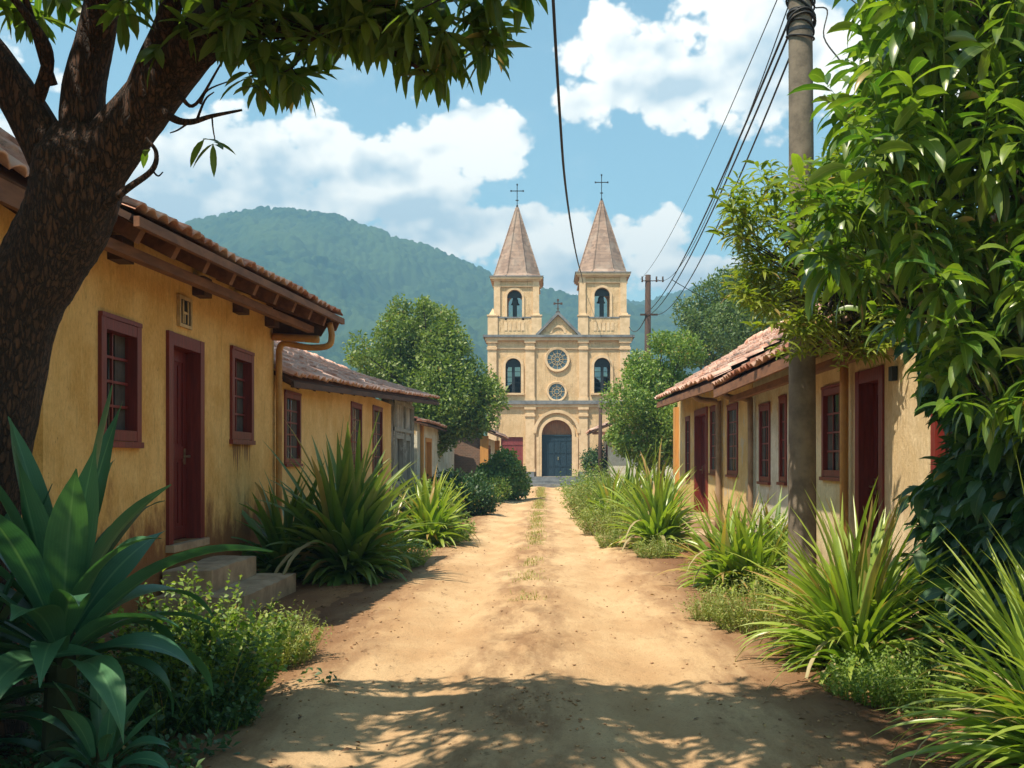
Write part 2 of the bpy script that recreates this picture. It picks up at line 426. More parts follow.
M['lf_dark'] = m_leaf('dark bush leaf', (0.03, 0.08, 0.028), (0.06, 0.12, 0.035), trans=0.25, rough=0.5, dry=0.02)
M['lf_tree'] = m_leaf('tree leaf', (0.09, 0.15, 0.025), (0.19, 0.25, 0.045), trans=0.3, rough=0.5, dry=0.01)
M['lf_treed'] = m_leaf('dark tree leaf', (0.055, 0.11, 0.03), (0.13, 0.18, 0.04), trans=0.28, rough=0.5, dry=0.01)
M['lf_core'] = m_flat('dark stems', (0.03, 0.04, 0.015), None, 0.9)  # dark olive colour for the stem cores
M['lf_grass'] = m_leaf('dry grass', (0.22, 0.24, 0.06), (0.38, 0.34, 0.12), trans=0.3, rough=0.6, dry=0.2)


# ------------------------------------------------------------------ object helpers
def tag(o, label=None, cat=None, group=None, kind=None):
    if label: o['label'] = label
    if cat: o['category'] = cat
    if group: o['group'] = group
    if kind: o['kind'] = kind
    return o


def thing(name, loc, label, cat, group=None):
    o = bpy.data.objects.new(name, None); COL.objects.link(o)
    o.location = loc; o.empty_display_size = 0.3
    return tag(o, label, cat, group)


def rootloc(p):
    v = np.zeros(3)
    while p is not None:
        v += np.array(p.location); p = p.parent
    return v


def link_mesh(me, name, mat, parent, smooth):
    for mm in (mat if isinstance(mat, (list, tuple)) else [mat]):
        me.materials.append(mm)
    if smooth: me.polygons.foreach_set('use_smooth', np.ones(len(me.polygons), bool))
    me.update()
    o = bpy.data.objects.new(name, me); COL.objects.link(o)
    if parent is not None: o.parent = parent
    return o


def np_mesh(name, V, F, mat, parent=None, UV=None, smooth=False, midx=None):
    V = np.asarray(V, np.float64) - rootloc(parent)
    F = np.asarray(F, np.int64)
    me = bpy.data.meshes.new(name)
    k = F.shape[1]; nf = len(F)
    me.vertices.add(len(V)); me.vertices.foreach_set('co', V.astype(np.float32).ravel())
    me.loops.add(nf * k); me.loops.foreach_set('vertex_index', F.ravel().astype(np.int32))
    me.polygons.add(nf); me.polygons.foreach_set('loop_start', (np.arange(nf) * k).astype(np.int32))
    if UV is not None:
        uvl = me.uv_layers.new(name='UVMap')
        uvl.data.foreach_set('uv', np.asarray(UV, np.float32)[F.ravel()].ravel())
    me.update(calc_edges=True); me.validate()
    o = link_mesh(me, name, mat, parent, smooth)
    if midx is not None: me.polygons.foreach_set('material_index', np.asarray(midx, np.int32))
    return o


class MB:
    def __init__(s): s.v = []; s.f = []

    def add(s, V, F):
        n = len(s.v); s.v += [tuple(map(float, p)) for p in V]; s.f += [tuple(i + n for i in f) for f in F]; return s

    def box(s, x0, x1, y0, y1, z0, z1):
        x0, x1 = min(x0, x1), max(x0, x1); y0, y1 = min(y0, y1), max(y0, y1); z0, z1 = min(z0, z1), max(z0, z1)
        V = [(x0, y0, z0), (x1, y0, z0), (x1, y1, z0), (x0, y1, z0), (x0, y0, z1), (x1, y0, z1), (x1, y1, z1), (x0, y1, z1)]
        F = [(3, 2, 1, 0), (4, 5, 6, 7), (0, 1, 5, 4), (1, 2, 6, 5), (2, 3, 7, 6), (3, 0, 4, 7)]
        return s.add(V, F)

    def beam(s, a, b, w, h, up=(0, 0, 1)):
        a = np.array(a, float); b = np.array(b, float); d = b - a; d /= np.linalg.norm(d)
        sd_ = np.cross(d, up); sd_ /= np.linalg.norm(sd_); u = np.cross(sd_, d)
        V = []
        for p in (a, b):
            for i, j in ((-1, -1), (1, -1), (1, 1), (-1, 1)): V.append(p + sd_ * i * w / 2 + u * j * h / 2)
        return s.add(V, [(0, 1, 2, 3), (7, 6, 5, 4), (0, 4, 5, 1), (1, 5, 6, 2), (2, 6, 7, 3), (3, 7, 4, 0)])

    def prism_y(s, poly, y0, y1):      # poly in (x,z)
        n = len(poly)
        V = [(p[0], y0, p[1]) for p in poly] + [(p[0], y1, p[1]) for p in poly]
        F = [tuple(range(n)), tuple(range(2 * n - 1, n - 1, -1))]
        F += [(i, i + n, (i + 1) % n + n, (i + 1) % n) for i in range(n)]
        return s.add(V, F)

    def tube(s, pts, rads, n=8, cap=True):
        V, F = tube_np(pts, rads, n)
        F = [tuple(f) for f in F]
        if cap: F += [tuple(range(n - 1, -1, -1)), tuple(range(len(V) - n, len(V)))]
        return s.add(V, F)

    def build(s, name, mat, parent=None, smooth=False, label=None):
        rl = rootloc(parent)
        me = bpy.data.meshes.new(name)
        me.from_pydata([(x - rl[0], y - rl[1], z - rl[2]) for x, y, z in s.v], [], s.f)
        me.validate()
        o = link_mesh(me, name, mat, parent, smooth)
        if label: o['label'] = label
        return o


def at(px, py, d):
    return np.array([(px - 545) * d / 1000, d, EYE + (460 - py) * d / 1000])


def smooth_path(pts, n=8):
    pts = np.array(pts, float)
    if len(pts) < 3: return pts
    P = np.vstack([2 * pts[0] - pts[1], pts, 2 * pts[-1] - pts[-2]])
    out = []
    for i in range(1, len(P) - 2):
        for k in range(n):
            u = k / n
            out.append(0.5 * ((2 * P[i]) + (-P[i - 1] + P[i + 1]) * u + (2 * P[i - 1] - 5 * P[i] + 4 * P[i + 1] - P[i + 2]) * u * u + (-P[i - 1] + 3 * P[i] - 3 * P[i + 1] + P[i + 2]) * u ** 3))
    out.append(P[-2])
    return np.array(out)


def tube_np(pts, rads, n=8, bumpy=0.0, seed=0):
    pts = np.asarray(pts, float); m = len(pts)
    rads = np.broadcast_to(np.asarray(rads, float), (m,)) if np.ndim(rads) == 0 else np.asarray(rads, float)
    tang = np.gradient(pts, axis=0); tang /= np.linalg.norm(tang, axis=1)[:, None] + 1e-9
    ref = np.array([0.13, 1.0, 0.07]) if abs(tang[0][1]) < 0.8 else np.array([1.0, 0.1, 0.1])
    V = []; nr = np.cross(tang[0], ref); nr /= np.linalg.norm(nr)
    r = np.random.default_rng(seed)
    ph = r.random(6) * 6.28
    for i in range(m):
        nr = nr - tang[i] * np.dot(nr, tang[i]); nr /= np.linalg.norm(nr)
        bn = np.cross(tang[i], nr)
        a = np.arange(n) / n * 2 * pi
        rr = np.full(n, rads[i])
        if bumpy:
            rr = rr * (1 + bumpy * (np.sin(a * 3 + ph[0] + i * 0.13) * 0.5 + np.sin(a * 7 + ph[1] - i * 0.21) * 0.35 + np.sin(a * 13 + ph[2] + i * 0.37) * 0.3 + r.normal(0, 0.25, n)))
        V.append(pts[i] + (np.cos(a) * rr)[:, None] * nr + (np.sin(a) * rr)[:, None] * bn)
    V = np.vstack(V)
    F = []
    for i in range(m - 1):
        for j in range(n):
            k = (j + 1) % n
            F.append((i * n + j, i * n + k, (i + 1) * n + k, (i + 1) * n + j))
    return V, np.array(F)


# ------------------------------------------------------------------ leaf makers
PROF = {
    'strap': lambda v: np.clip(np.minimum(0.55 + v * 2.2, 1.0), 0, 1) * np.clip((1 - v ** 2.6), 0.0, 1),
    'lance': lambda v: np.sin(np.clip(v, 0, 1) ** 0.85 * pi) ** 0.8 + 0.03 * (1 - v),
    'broad': lambda v: (np.sin(np.clip(v, 0, 1) ** 0.72 * pi) ** 0.65) * 0.9 + 0.16 * (1 - v) ** 2,
    'agave': lambda v: (0.32 + 0.68 * np.sin(np.clip(v * 1.02, 0, 1) ** 1.05 * pi) ** 0.9) * np.clip((1 - v ** 5), 0, 1),
}


def ribbons(P, az, el, L, W, droop, nseg=6, prof='strap', fold=0.25, roll=0.0, power=1.0, wave=0.0):
    P = np.asarray(P, float); n = len(P)
    B = lambda a: np.broadcast_to(np.asarray(a, float), (n,)).copy()
    az, el, L, W, droop, roll = map(B, (az, el, L, W, droop, roll))
    V = np.zeros((n, nseg + 1, 3, 3)); UV = np.zeros((n, nseg + 1, 3, 2))
    c = P.copy(); h = np.stack([np.cos(az), np.sin(az), np.zeros(n)], 1); s0 = np.stack([-np.sin(az), np.cos(az), np.zeros(n)], 1)
    pf = PROF[prof]
    for i in range(nseg + 1):
        v = i / nseg
        e = el - droop * (v ** power)
        e = np.maximum(e, -1.5)
        t = h * np.cos(e)[:, None]; t[:, 2] = np.sin(e)
        nrm = np.cross(s0, t); nrm *= -1
        nrm = np.where((nrm[:, 2] < 0)[:, None], nrm, nrm)
        s = s0 * np.cos(roll)[:, None] + nrm * np.sin(roll)[:, None]
        up = np.cross(t, s)
        wdt = W * max(pf(v), 0.02) / 2
        lift = fold * wdt
        wv = wave * W * sin(v * 9) if wave else 0
        V[:, i, 1] = c
        V[:, i, 0] = c - s * wdt[:, None] + up * (lift + wv)[:, None]
        V[:, i, 2] = c + s * wdt[:, None] + up * (lift - wv)[:, None]
        UV[:, i, 0] = (0, v); UV[:, i, 1] = (0.5, v); UV[:, i, 2] = (1, v)
        c = c + t * (L / nseg)[:, None]
    base = (np.arange(n) * (nseg + 1) * 3)[:, None]
    q = []
    for i in range(nseg):
        a = i * 3
        q.append([a, a + 1, a + 4, a + 3]); q.append([a + 1, a + 2, a + 5, a + 4])
    F = (base[:, :, None] + np.array(q)[None]).reshape(-1, 4)
    return V.reshape(-1, 3), F, UV.reshape(-1, 2)


def cards(P, size, asp=0.55, up=0.0, seed=None):
    """small folded diamond leaves turned every way"""
    r = np.random.default_rng(seed if seed is not None else 3)
    n = len(P)
    d = r.normal(size=(n, 3)); d[:, 2] += up; d /= np.linalg.norm(d, axis=1)[:, None]
    a = r.normal(size=(n, 3)); s = np.cross(d, a); s /= np.linalg.norm(s, axis=1)[:, None]
    nn = np.cross(d, s)
    sz = np.asarray(size) * (0.65 + 0.7 * r.random(n))
    sz = sz[:, None]
    V = np.stack([P, P + d * sz * 0.45 + s * sz * asp * 0.5 + nn * sz * 0.1, P + d * sz, P + d * sz * 0.45 - s * sz * asp * 0.5 + nn * sz * 0.1], 1).reshape(-1, 3)
    F = (np.arange(n) * 4)[:, None] + np.arange(4)[None]
    UV = np.tile(np.array([[0.5, 0], [1, 0.5], [0.5, 1], [0, 0.5]]), (n, 1))
    return V, F, UV


def merge(parts):
    Vs, Fs, Us = [], [], []; o = 0
    for V, F, U in parts:
        Vs.append(V); Fs.append(F + o); Us.append(U); o += len(V)
    return np.vstack(Vs), np.vstack(Fs), np.vstack(Us)


# ------------------------------------------------------------------ numeric noise
def vnoise(x, y, seed=0):
    xi = np.floor(x).astype(np.int64); yi = np.floor(y).astype(np.int64)
    fx = x - xi; fy = y - yi
    fx = fx * fx * (3 - 2 * fx); fy = fy * fy * (3 - 2 * fy)

    def h(a, b):
        k = (a * 374761393 + b * 668265263 + seed * 1442695041) & 0xffffffff
        k = ((k ^ (k >> 13)) * 1274126177) & 0xffffffff
        return ((k ^ (k >> 16)) & 0xffff) / 65535.0
    return (h(xi, yi) * (1 - fx) + h(xi + 1, yi) * fx) * (1 - fy) + (h(xi, yi + 1) * (1 - fx) + h(xi + 1, yi + 1) * fx) * fy


def fbm(x, y, o=5, seed=0):
    s = 0; a = 0.5
    for k in range(o):
        s = s + a * (vnoise(x, y, seed + k) - 0.5); x = x * 2.03; y = y * 2.03; a *= 0.5
    return s


def grid_mesh(name, xs, ys, Zf, mat):
    Xg, Yg = np.meshgrid(xs, ys); Zg = Zf(Xg, Yg)
    V = np.stack([Xg, Yg, Zg], -1).reshape(-1, 3)
    nx, ny = len(xs), len(ys)
    i = np.arange(nx - 1)[None] + (np.arange(ny - 1) * nx)[:, None]
    F = np.stack([i, i + 1, i + 1 + nx, i + nx], -1).reshape(-1, 4)
    return np_mesh(name, V, F, mat, smooth=True)


# ------------------------------------------------------------------ ground and road
def ground_z(x, y):
    near = np.clip((90 - y) / 40, 0, 1)
    return (fbm(x * 0.9, y * 0.9, 5, 3) * 0.10 + fbm(x * 5, y * 5, 4, 9) * 0.035) * near + 0.005 - 0.16 * np.clip((2.3 - np.abs(x + .05)) / .7, 0, 1) * np.clip((60 - y) / 2, 0, 1)


def road_z(x, y):
    cx = -0.05 + 0.15 * np.sin(y * 0.09)
    u = x - cx
    half = 2.45 + fbm(y * 0.35 + x * 0.2, x * 0 + 2, 3, 21) * 1.2
    edge = np.clip((np.abs(u) - half + 0.7) / 1.2, 0, 1)
    z = 0.03 - 0.16 * edge ** 1.3
    z += -0.055 * np.exp(-((np.abs(u + 0.15) - 0.85) / 0.35) ** 2)
    z += 0.035 * np.exp(-((u + 0.15) / 0.32) ** 2) * (0.6 + fbm(x * 1.5, y * 1.2, 3, 5) * 2.2)
    z += fbm(x * 1.4, y * 0.9, 5, 2) * 0.05 + fbm(x * 7, y * 5, 4, 31) * 0.03 + np.clip(fbm(x * 2.2, y * 1.6, 5, 77) - .12, 0, 1) * 0.10 * np.exp(-((np.abs(u + .15) - .85) / .5) ** 2 * 0)
    for (cxp, cyp, rr, hh) in ((-0.05, 8.2, 0.30, 0.035), (-0.12, 6.35, 0.45, 0.04), (-0.2, 5.7, 0.3, 0.03), (-0.2, 10.5, 0.35, 0.03)):
        q = np.exp(-(((x - cxp) / rr) ** 2 + ((y - cyp) / (rr * 0.6)) ** 2))
        z += q * (hh * 0.6 + fbm(x * 14, y * 14, 3, 8) * 0.07)
    return z


def yspace(a, b, s0, g):
    out = [a]; s = s0
    while out[-1] < b:
        out.append(out[-1] + s); s *= g
    return np.array(out)


xs = np.concatenate([-np.geomspace(1200, 6, 22), np.linspace(-5.8, 5.8, 170), np.geomspace(6, 1300, 22)])
ys = np.concatenate([np.linspace(-60, 1, 14), yspace(1.5, 60, 0.05, 1.012), np.geomspace(66, 1060, 22)])
tag(grid_mesh('ground', xs, ys, ground_z, M['soil']), kind='structure')
xs = np.linspace(-3.5, 3.5, 190); ys = np.concatenate([np.linspace(-20, 2, 12)[:-1], yspace(2.0, 58.6, 0.035, 1.010)])
tag(grid_mesh('dirt_road', xs, ys, road_z, M['dirt']), kind='structure')

# ------------------------------------------------------------------ mountains
def m_forest():
    m, t, b, o = new_mat('forested slope')
    p = t.pos()
    n = t.noise(p, 0.012, 6, 0.6)
    col = t.mix(t.ss(n, 0.38, 0.64), (0.013, 0.038, 0.018), (0.042, 0.072, 0.027))
    v = t.n('ShaderNodeTexVoronoi'); t.L.new(p, v.inputs['Vector']); v.inputs['Scale'].default_value = 0.16
    r, g, bb = t.xyz(v.outputs['Color'])
    col = t.mix(t.m('MULTIPLY', r, 0.6), col, (0.055, 0.09, 0.03))
    t.put(b.inputs['Base Color'], col); b.inputs['Roughness'].default_value = 0.95
    b.inputs['Specular IOR Level'].default_value = 0.05
    return m


M['forest'] = m_forest()


def worley(x, y, cell, seed):
    gx = np.floor(x / cell).astype(np.int64); gy = np.floor(y / cell).astype(np.int64)
    best = np.full(x.shape, 1e9)
    def h(a, b, s):
        k = (a * 73856093 ^ b * 19349663 ^ (s * 83492791)) & 0xffffffff
        k = ((k ^ (k >> 15)) * 2246822519) & 0xffffffff
        return ((k ^ (k >> 13)) & 0xffff) / 65535.0
    for i in (-1, 0, 1):
        for j in (-1, 0, 1):
            a = gx + i; b = gy + j
            px_ = (a + h(a, b, seed)) * cell; py_ = (b + h(a, b, seed + 7)) * cell
            best = np.minimum(best, np.hypot(x - px_, y - py_) / (0.6 + 0.5 * h(a, b, seed + 3)))
    return best


def mountain(name, prof, y0, y1, y2, xa, xb, nx, ny, seed, rough):
    xs_ = np.linspace(xa, xb, nx); ys_ = np.concatenate([np.linspace(y0, y1, ny), np.linspace(y1, y2, 24)[1:]])
    pp_ = np.array(prof, float)

    def zf(x, y):
        px = 545 + 1000 * x / y1
        top = (460 - np.interp(px, pp_[:, 0], pp_[:, 1])) * y1 / 1000
        wob = fbm(x / 90, y / 90, 4, seed + 4) * 60
        r = np.clip((y + wob * np.clip((y1 - y) / 60, 0, 1) - y0) / (y1 - y0), 0, 1)
        ramp = np.where(y <= y1, r ** 0.9, 1 - ((y - y1) / (y2 - y1)) ** 1.5 * 1.02)
        spur = np.abs(fbm(x / 130 + fbm(x / 60, y / 60, 3, seed) * 0.8, y / 260, 4, seed + 1)) * 2
        z = top * ramp - spur * rough * np.sin(np.clip(ramp, 0, 1) * pi) 
        z += fbm(x / 40, y / 40, 4, seed + 2) * 10 * np.clip(ramp * 2, 0, 1)
        wd = worley(x, y, 4.0, seed)
        z += np.sqrt(np.clip(1 - (wd / 2.9) ** 2, 0, 1)) * (2.0 + 2.2 * np.clip(fbm(x / 30, y / 30, 3, seed + 9) + .5, 0, 1))
        return np.maximum(z, -8) - 2
    o = grid_mesh(name, xs_, ys_, zf, M['forest'])
    return tag(o, kind='structure')


mountain('mountain', [(-700, 400), (-300, 330), (-100, 285), (0, 262), (100, 240), (175, 224), (230, 212), (290, 206), (340, 213), (400, 236), (450, 254), (490, 270), (540, 284), (600, 296), (660, 310), (720, 330), (800, 365), (1000, 430), (1300, 470)],
         360, 700, 790, -760, 440, 1000, 250, 5, 125)
mountain('far_hill', [(-300, 450), (200, 420), (420, 330), (520, 296), (600, 291), (640, 302), (680, 292), (735, 273), (800, 262), (900, 258), (1100, 262), (1500, 330), (1900, 420)],
         660, 930, 1040, -500, 1250, 900, 150, 17, 80)

# ------------------------------------------------------------------ air
hz, t, b, o = new_mat('air haze')
t.N.remove(b)
pv = t.n('ShaderNodeVolumePrincipled')
pv.inputs['Color'].default_value = (0.27, 0.52, 0.76, 1)
pv.inputs['Density'].default_value = 0.00112
pv.inputs['Anisotropy'].default_value = 0.1
t.L.new(pv.outputs[0], o.inputs['Volume'])
tag(MB().box(-1300, 1400, -70, 1075, -12, 205).build('haze', hz), kind='stuff')


# ------------------------------------------------------------------ building helpers
def side_wall(name, mat, parent, X, o, y0, y1, z0, z1, ops, th=0.28, label=None):
    """wall along Y with its face at X (o = outward sign), rectangular openings (ya,yb,za,zb)"""
    mb = MB(); xi = X - o * th
    ops = sorted(ops); cur = y0
    for ya, yb, za, zb in ops:
        if ya > cur: mb.box(xi, X, cur, ya, z0, z1)
        if za > z0: mb.box(xi, X, ya, yb, z0, za)
        if zb < z1: mb.box(xi, X, ya, yb, zb, z1)
        cur = yb
    if cur < y1: mb.box(xi, X, cur, y1, z0, z1)
    return mb.build(name, mat, parent, label=label)


def window_side(parent, X, o, ya, yb, za, zb, mat=None, cols=2, rows=4, curtain=True, fw=0.07, sill=True, rec=1.0):
    mat = mat or M['red_f']
    f = MB(); xo = X + o * 0.035 * (.4 + .6 * rec); xi = X - o * 0.13
    if rec < 1: fw = .055
    f.box(xo, xi, ya - fw * .5, ya + fw, za - fw * .5, zb + fw * .5); f.box(xo, xi, yb - fw, yb + fw * .5, za - fw * .5, zb + fw * .5)
    f.box(xo - o * .003, xi, ya + fw, yb - fw, zb - fw, zb + fw * .5 - .004); f.box(xo - o * .003, xi, ya + fw, yb - fw, za - fw * .5 + .004, za + fw)
    f.box(xo + o * .008, X + o * .003, ya - fw * .5, yb + fw * .5, zb + fw * .5, zb + fw * 1.1)
    w_ = f.build('window', mat, parent)
    g = MB(); g.box(X - o * 0.095 * rec, X - o * 0.10 * rec, ya + fw, yb - fw, za + fw, zb - fw); g.build('pane', M['glass'], w_)
    c = MB(); gx0, gx1 = X - o * 0.06 * rec, X - o * 0.085 * rec
    for k in range(1, cols):
        y = ya + fw + (yb - ya - 2 * fw) * k / cols; c.box(gx0, gx1, y - .012, y + .012, za + fw, zb - fw)
    for k in range(1, rows):
        z = za + fw + (zb - za - 2 * fw) * k / rows; c.box(gx0 + o * .002, gx1 - o * .002, ya + fw, yb - fw, z - .012, z + .012)
    c.build('glazing_bar', mat, w_)
    if curtain:
        q = MB(); V = []; F = []
        for (a, bb) in ((ya + fw, ya + (yb - ya) * .36), (yb - (yb - ya) * .36, yb - fw)):
            n = 16; base = len(V)
            for i in range(n + 1):
                y = a + (bb - a) * i / n; xx = X - o * (0.093 * rec - 0.003 + 0.004 * sin(i * 1.9))
                V += [(xx, y, za + fw), (xx, y, zb - fw)]
            F += [(base + 2 * i, base + 2 * i + 2, base + 2 * i + 3, base + 2 * i + 1) for i in range(n)]
        q.add(V, F).build('curtain', M['curtain'], w_, smooth=True)
    if sill:
        s = MB(); s.box(X + o * .05, X - o * .1, ya - fw * .8, yb + fw * .8, za - fw * 1.35, za - fw * .5 - .002); s.build('sill', mat, w_)
    return w_


def door_side(parent, X, o, ya, yb, za, zb, hinge=0.0, mat=None, fmat=None):
    mat = mat or M['red']; fmat = fmat or M['red_f']; fw = 0.10
    f = MB(); xo = X + o * .035; xi = X - o * .25
    f.box(xo, xi, ya - .03, ya + fw, za, zb + .04); f.box(xo, xi, yb - fw, yb + .03, za, zb + .04)
    f.box(xo - o * .003, xi, ya + fw, yb - fw, zb - fw, zb + .037)
    fr = f.build('door_frame', fmat, parent)
    d = MB(); a, bb = ya + fw + .002, yb - fw - .002; z0, z1 = za + .01, zb - fw - .004
    X0 = X - o * .15
    d.box(X0, X0 - o * .05, a, bb, z0, z1)
    w_ = bb - a; mid = z0 + (z1 - z0) * .46
    # stiles, rails, raised mouldings
    d.box(X0 + o * .015, X0 + o * .0, a, a + .10, z0, z1); d.box(X0 + o * .015, X0, bb - .10, bb, z0, z1)
    for z in (z0, mid - .07, z1 - .12): d.box(X0 + o * .0145, X0, a + .10, bb - .10, z, z + .14 if z != z1 - .12 else z1)
    for k in range(1, 5):
        y = a + .10 + (w_ - .2) * k / 5
        d.box(X0 + o * .013, X0, y - .012, y + .012, mid + .10, z1 - .16); d.box(X0 + o * .013, X0, y - .012, y + .012, z0 + .18, mid - .11)
    dd = d.build('door', mat, parent)
    h = MB(); yy = bb - .05; zz = z0 + (z1 - z0) * .44
    h.tube([(X0 + o * .016, yy, zz), (X0 + o * .07, yy, zz)], [.012, .012], 8)
    h.tube([(X0 + o * .065, yy - .06, zz), (X0 + o * .065, yy + .02, zz)], [.013, .016], 8)
    h.box(X0 + o * .021, X0 + o * .0155, yy - .025, yy + .025, zz - .09, zz + .09)
    h.build('handle', M['metal'], dd, smooth=False)
    th = MB(); th.box(X + o * .09, X - o * .25, ya - .04, yb + .04, za - .08, za - .003); th.build('threshold', M['step'], parent)


def roof_patch(A, B, C, D, name, mat, parent, seed=0, pitch=0.21, course=0.36, amp=0.06, th=0.05):
    """A,B eave ends; C,D ridge ends (A-C, B-D are the rakes). Rows of half round tiles running down the slope."""
    A, B, C, D = map(lambda q: np.array(q, float), (A, B, C, D))
    r = np.random.default_rng(seed)
    L = np.linalg.norm(B - A); S = (np.linalg.norm(C - A) + np.linalg.norm(D - B)) / 2
    nc = max(3, int(round(L / pitch))); nr = max(2, int(round(S / course)))
    per = 8
    U = np.arange(nc * per + 1) / (nc * per)
    ph = (np.arange(nc * per + 1) % per) / per
    wave = np.abs(np.sin(ph * pi)) ** 0.7 * amp
    nrm = np.cross(B - A, C - A); nrm /= np.linalg.norm(nrm)
    if nrm[2] < 0: nrm = -nrm
    V = []; rows = 0
    tj = r.normal(0, 0.007, (nr, nc + 1)); ts = r.normal(0, 0.018, (nr, nc + 1))
    colid = np.minimum(np.arange(nc * per + 1) // per, nc)
    warp = fbm(U * 3.2, U * 0 + seed, 3, seed) * 0.10
    for i in range(nr):
        for e in (0, 1):
            v = (i + e * 1.06) / nr
            v = np.full(len(U), v) + (ts[i][colid] / S if e == 0 else 0)
            v = np.minimum(v, 1.0)
            base = (A[None] * (1 - U)[:, None] + B[None] * U[:, None]) * (1 - v)[:, None] + (C[None] * (1 - U)[:, None] + D[None] * U[:, None]) * v[:, None]
            lift = wave + (0.035 if e == 0 else 0.0) + tj[i][colid] + warp
            V.append(base + nrm[None] * lift[:, None]); rows += 1
    n = len(U); V = np.vstack(V)
    F = []
    for k in range(rows - 1):
        i0 = np.arange(n - 1) + k * n
        F.append(np.stack([i0, i0 + 1, i0 + 1 + n, i0 + n], 1))
    F = np.vstack(F)
    # lower face of the eave tiles: thickness strip
    lip = V[:n] - nrm[None] * 0.022; o_ = len(V)
    V = np.vstack([V, lip, V[n:2 * n] - nrm[None] * 0.022])
    i0 = np.arange(n - 1)
    F = np.vstack([F, np.stack([i0 + o_, i0 + 1 + o_, i0 + 1, i0], 1), np.stack([i0 + o_ + n, i0 + n + 1 + o_, i0 + 1 + o_, i0 + o_], 1)])
    ro = np_mesh(name, V, F, mat, parent, smooth=False)
    # boarding under the tiles
    dn = nrm * 0.10; dt = nrm * 0.045
    q = [A - dn, B - dn, D - dn, C - dn, A - dt, B - dt, D - dt, C - dt]
    MB().add(q, [(0, 1, 2, 3), (7, 6, 5, 4), (0, 4, 5, 1), (1, 5, 6, 2), (2, 6, 7, 3), (3, 7, 4, 0)]).build('roof_boarding', M['brown_d'], ro)
    return ro


def ridge_caps(name, a, b, parent, mat, seed=0, r0=0.12):
    a = np.array(a, float); b = np.array(b, float); n = max(2, int(np.linalg.norm(b - a) / .38)); mb = MB()
    rr = np.random.default_rng(seed)
    for i in range(n):
        p = a + (b - a) * i / n; q = a + (b - a) * (i + 1.08) / n
        j = rr.normal(0, .01, 3); p = p + j + (0, 0, .03); q = q + j
        mb.tube([p, q], [r0, r0 * .9], 8)
    return mb.build(name, mat, parent, smooth=True)


def pipe_run(parent, pts, r, mat, name='downpipe'):
    mb = MB(); P = smooth_path(pts, 6) if len(pts) > 2 else np.array(pts)
    mb.tube(P, r, 10)
    return mb.build(name, mat, parent, smooth=True)


def rest_of_house(root, X, o, y0, y1, z1, ridge, depth, mat, wall_front_thick=0.28):
    """end walls with gable tops and back wall behind the street wall"""
    xf = X - o * wall_front_thick; xb = X - o * depth
    rx, rz = ridge
    for (a, bb) in ((y0, y0 + .25), (y1 - .25, y1)):
        poly = [(xf, 0), (xf, z1), (rx, rz), (xb, z1), (xb, 0)]
        MB().prism_y(poly, a, bb).build('end_wall', mat, root)
    MB().box(xb, xb + o * .25, y0 + .25, y1 - .25, 0, z1).build('back_wall', mat, root)
    MB().box(xf - o * .05, xb + o * .3, y0 + .26, y1 - .26, 0.02, 0.12).build('inner_floor', M['dark'], root)


# ================================================================== LEFT SIDE
# --- nearest house, mostly hidden behind the tree
H = thing('village_house', (-5.3, 5.0, 0), 'yellow house with clay tiled eave cut by the left edge, behind the big tree trunk', 'house', 'village houses lining the road')
side_wall('wall', M['ochre'], H, -4.12, 1, 1.5, 7.95, 0, 3.75, [(5.0, 5.9, 1.8, 2.85)])
window_side(H, -4.12, 1, 5.0, 5.9, 1.8, 2.85)
rest_of_house(H, -4.12, 1, 1.5, 7.95, 3.75, (-6.5, 5.7), 4.8, M['ochre'])
r_ = roof_patch((-3.72, 1.3, 3.60), (-3.72, 8.15, 3.60), (-6.5, 1.3, 5.95), (-6.5, 8.15, 5.95), 'roof', M['tile2'], H, 3)
roof_patch((-9.3, 8.15, 3.60), (-9.3, 1.3, 3.60), (-6.5, 8.15, 5.95), (-6.5, 1.3, 5.95), 'roof', M['tile2'], H, 4)
ridge_caps('ridge_tiles', (-6.5, 1.3, 6.02), (-6.5, 8.15, 6.02), H, M['tile2'])
MB().beam((-3.78, 1.3, 3.47), (-3.78, 8.1, 3.47), .05, .16).build('fascia', M['brown'], H)
for k in range(7): MB().beam((-3.82, 1.8 + k * .95, 3.42), (-4.12, 1.8 + k * .95, 3.62), .09, .12).build('rafter', M['brown_d'], H)

# --- big ochre house
H = thing('village_house', (-5.5, 11.4, 0), 'large ochre house with dark red door, two red windows, a plaque and stone steps', 'house', 'village houses lining the road')
W1 = (8.98, 9.80, 1.81, 2.86); DR = (10.58, 11.62, 0.70, 2.93); W2 = (12.72, 13.60, 1.90, 2.98)
side_wall('wall', M['ochre'], H, -4.0, 1, 7.97, 14.75, 0, 3.98, [W1, DR, W2])
window_side(H, -4.0, 1, *W1, rows=4, cols=2); window_side(H, -4.0, 1, *W2, rows=4, cols=2)
door_side(H, -4.0, 1, *DR)
rest_of_house(H, -4.0, 1, 7.97, 14.75, 3.9, (-6.9, 5.2), 5.8, M['ochre'])
EA = np.array((-3.37, 8.2, 3.66)); EB = np.array((-3.05, 15.0, 3.76))
RF = roof_patch(EA, EB, (-6.9, 8.2, 5.35), (-6.9, 15.0, 5.35), 'roof', M['tile'], H, 5)
roof_patch((-10.2, 15.0, 3.7), (-10.2, 8.2, 3.7), (-6.9, 15.0, 5.35), (-6.9, 8.2, 5.35), 'roof', M['tile'], H, 6)
ridge_caps('ridge_tiles', (-6.9, 8.2, 5.40), (-6.9, 15.0, 5.40), H, M['tile'])
MB().beam(EA + (.02, 0, -.10), EB + (.02, 0, -.085), .05, .085).build('fascia', M['brown'], H)
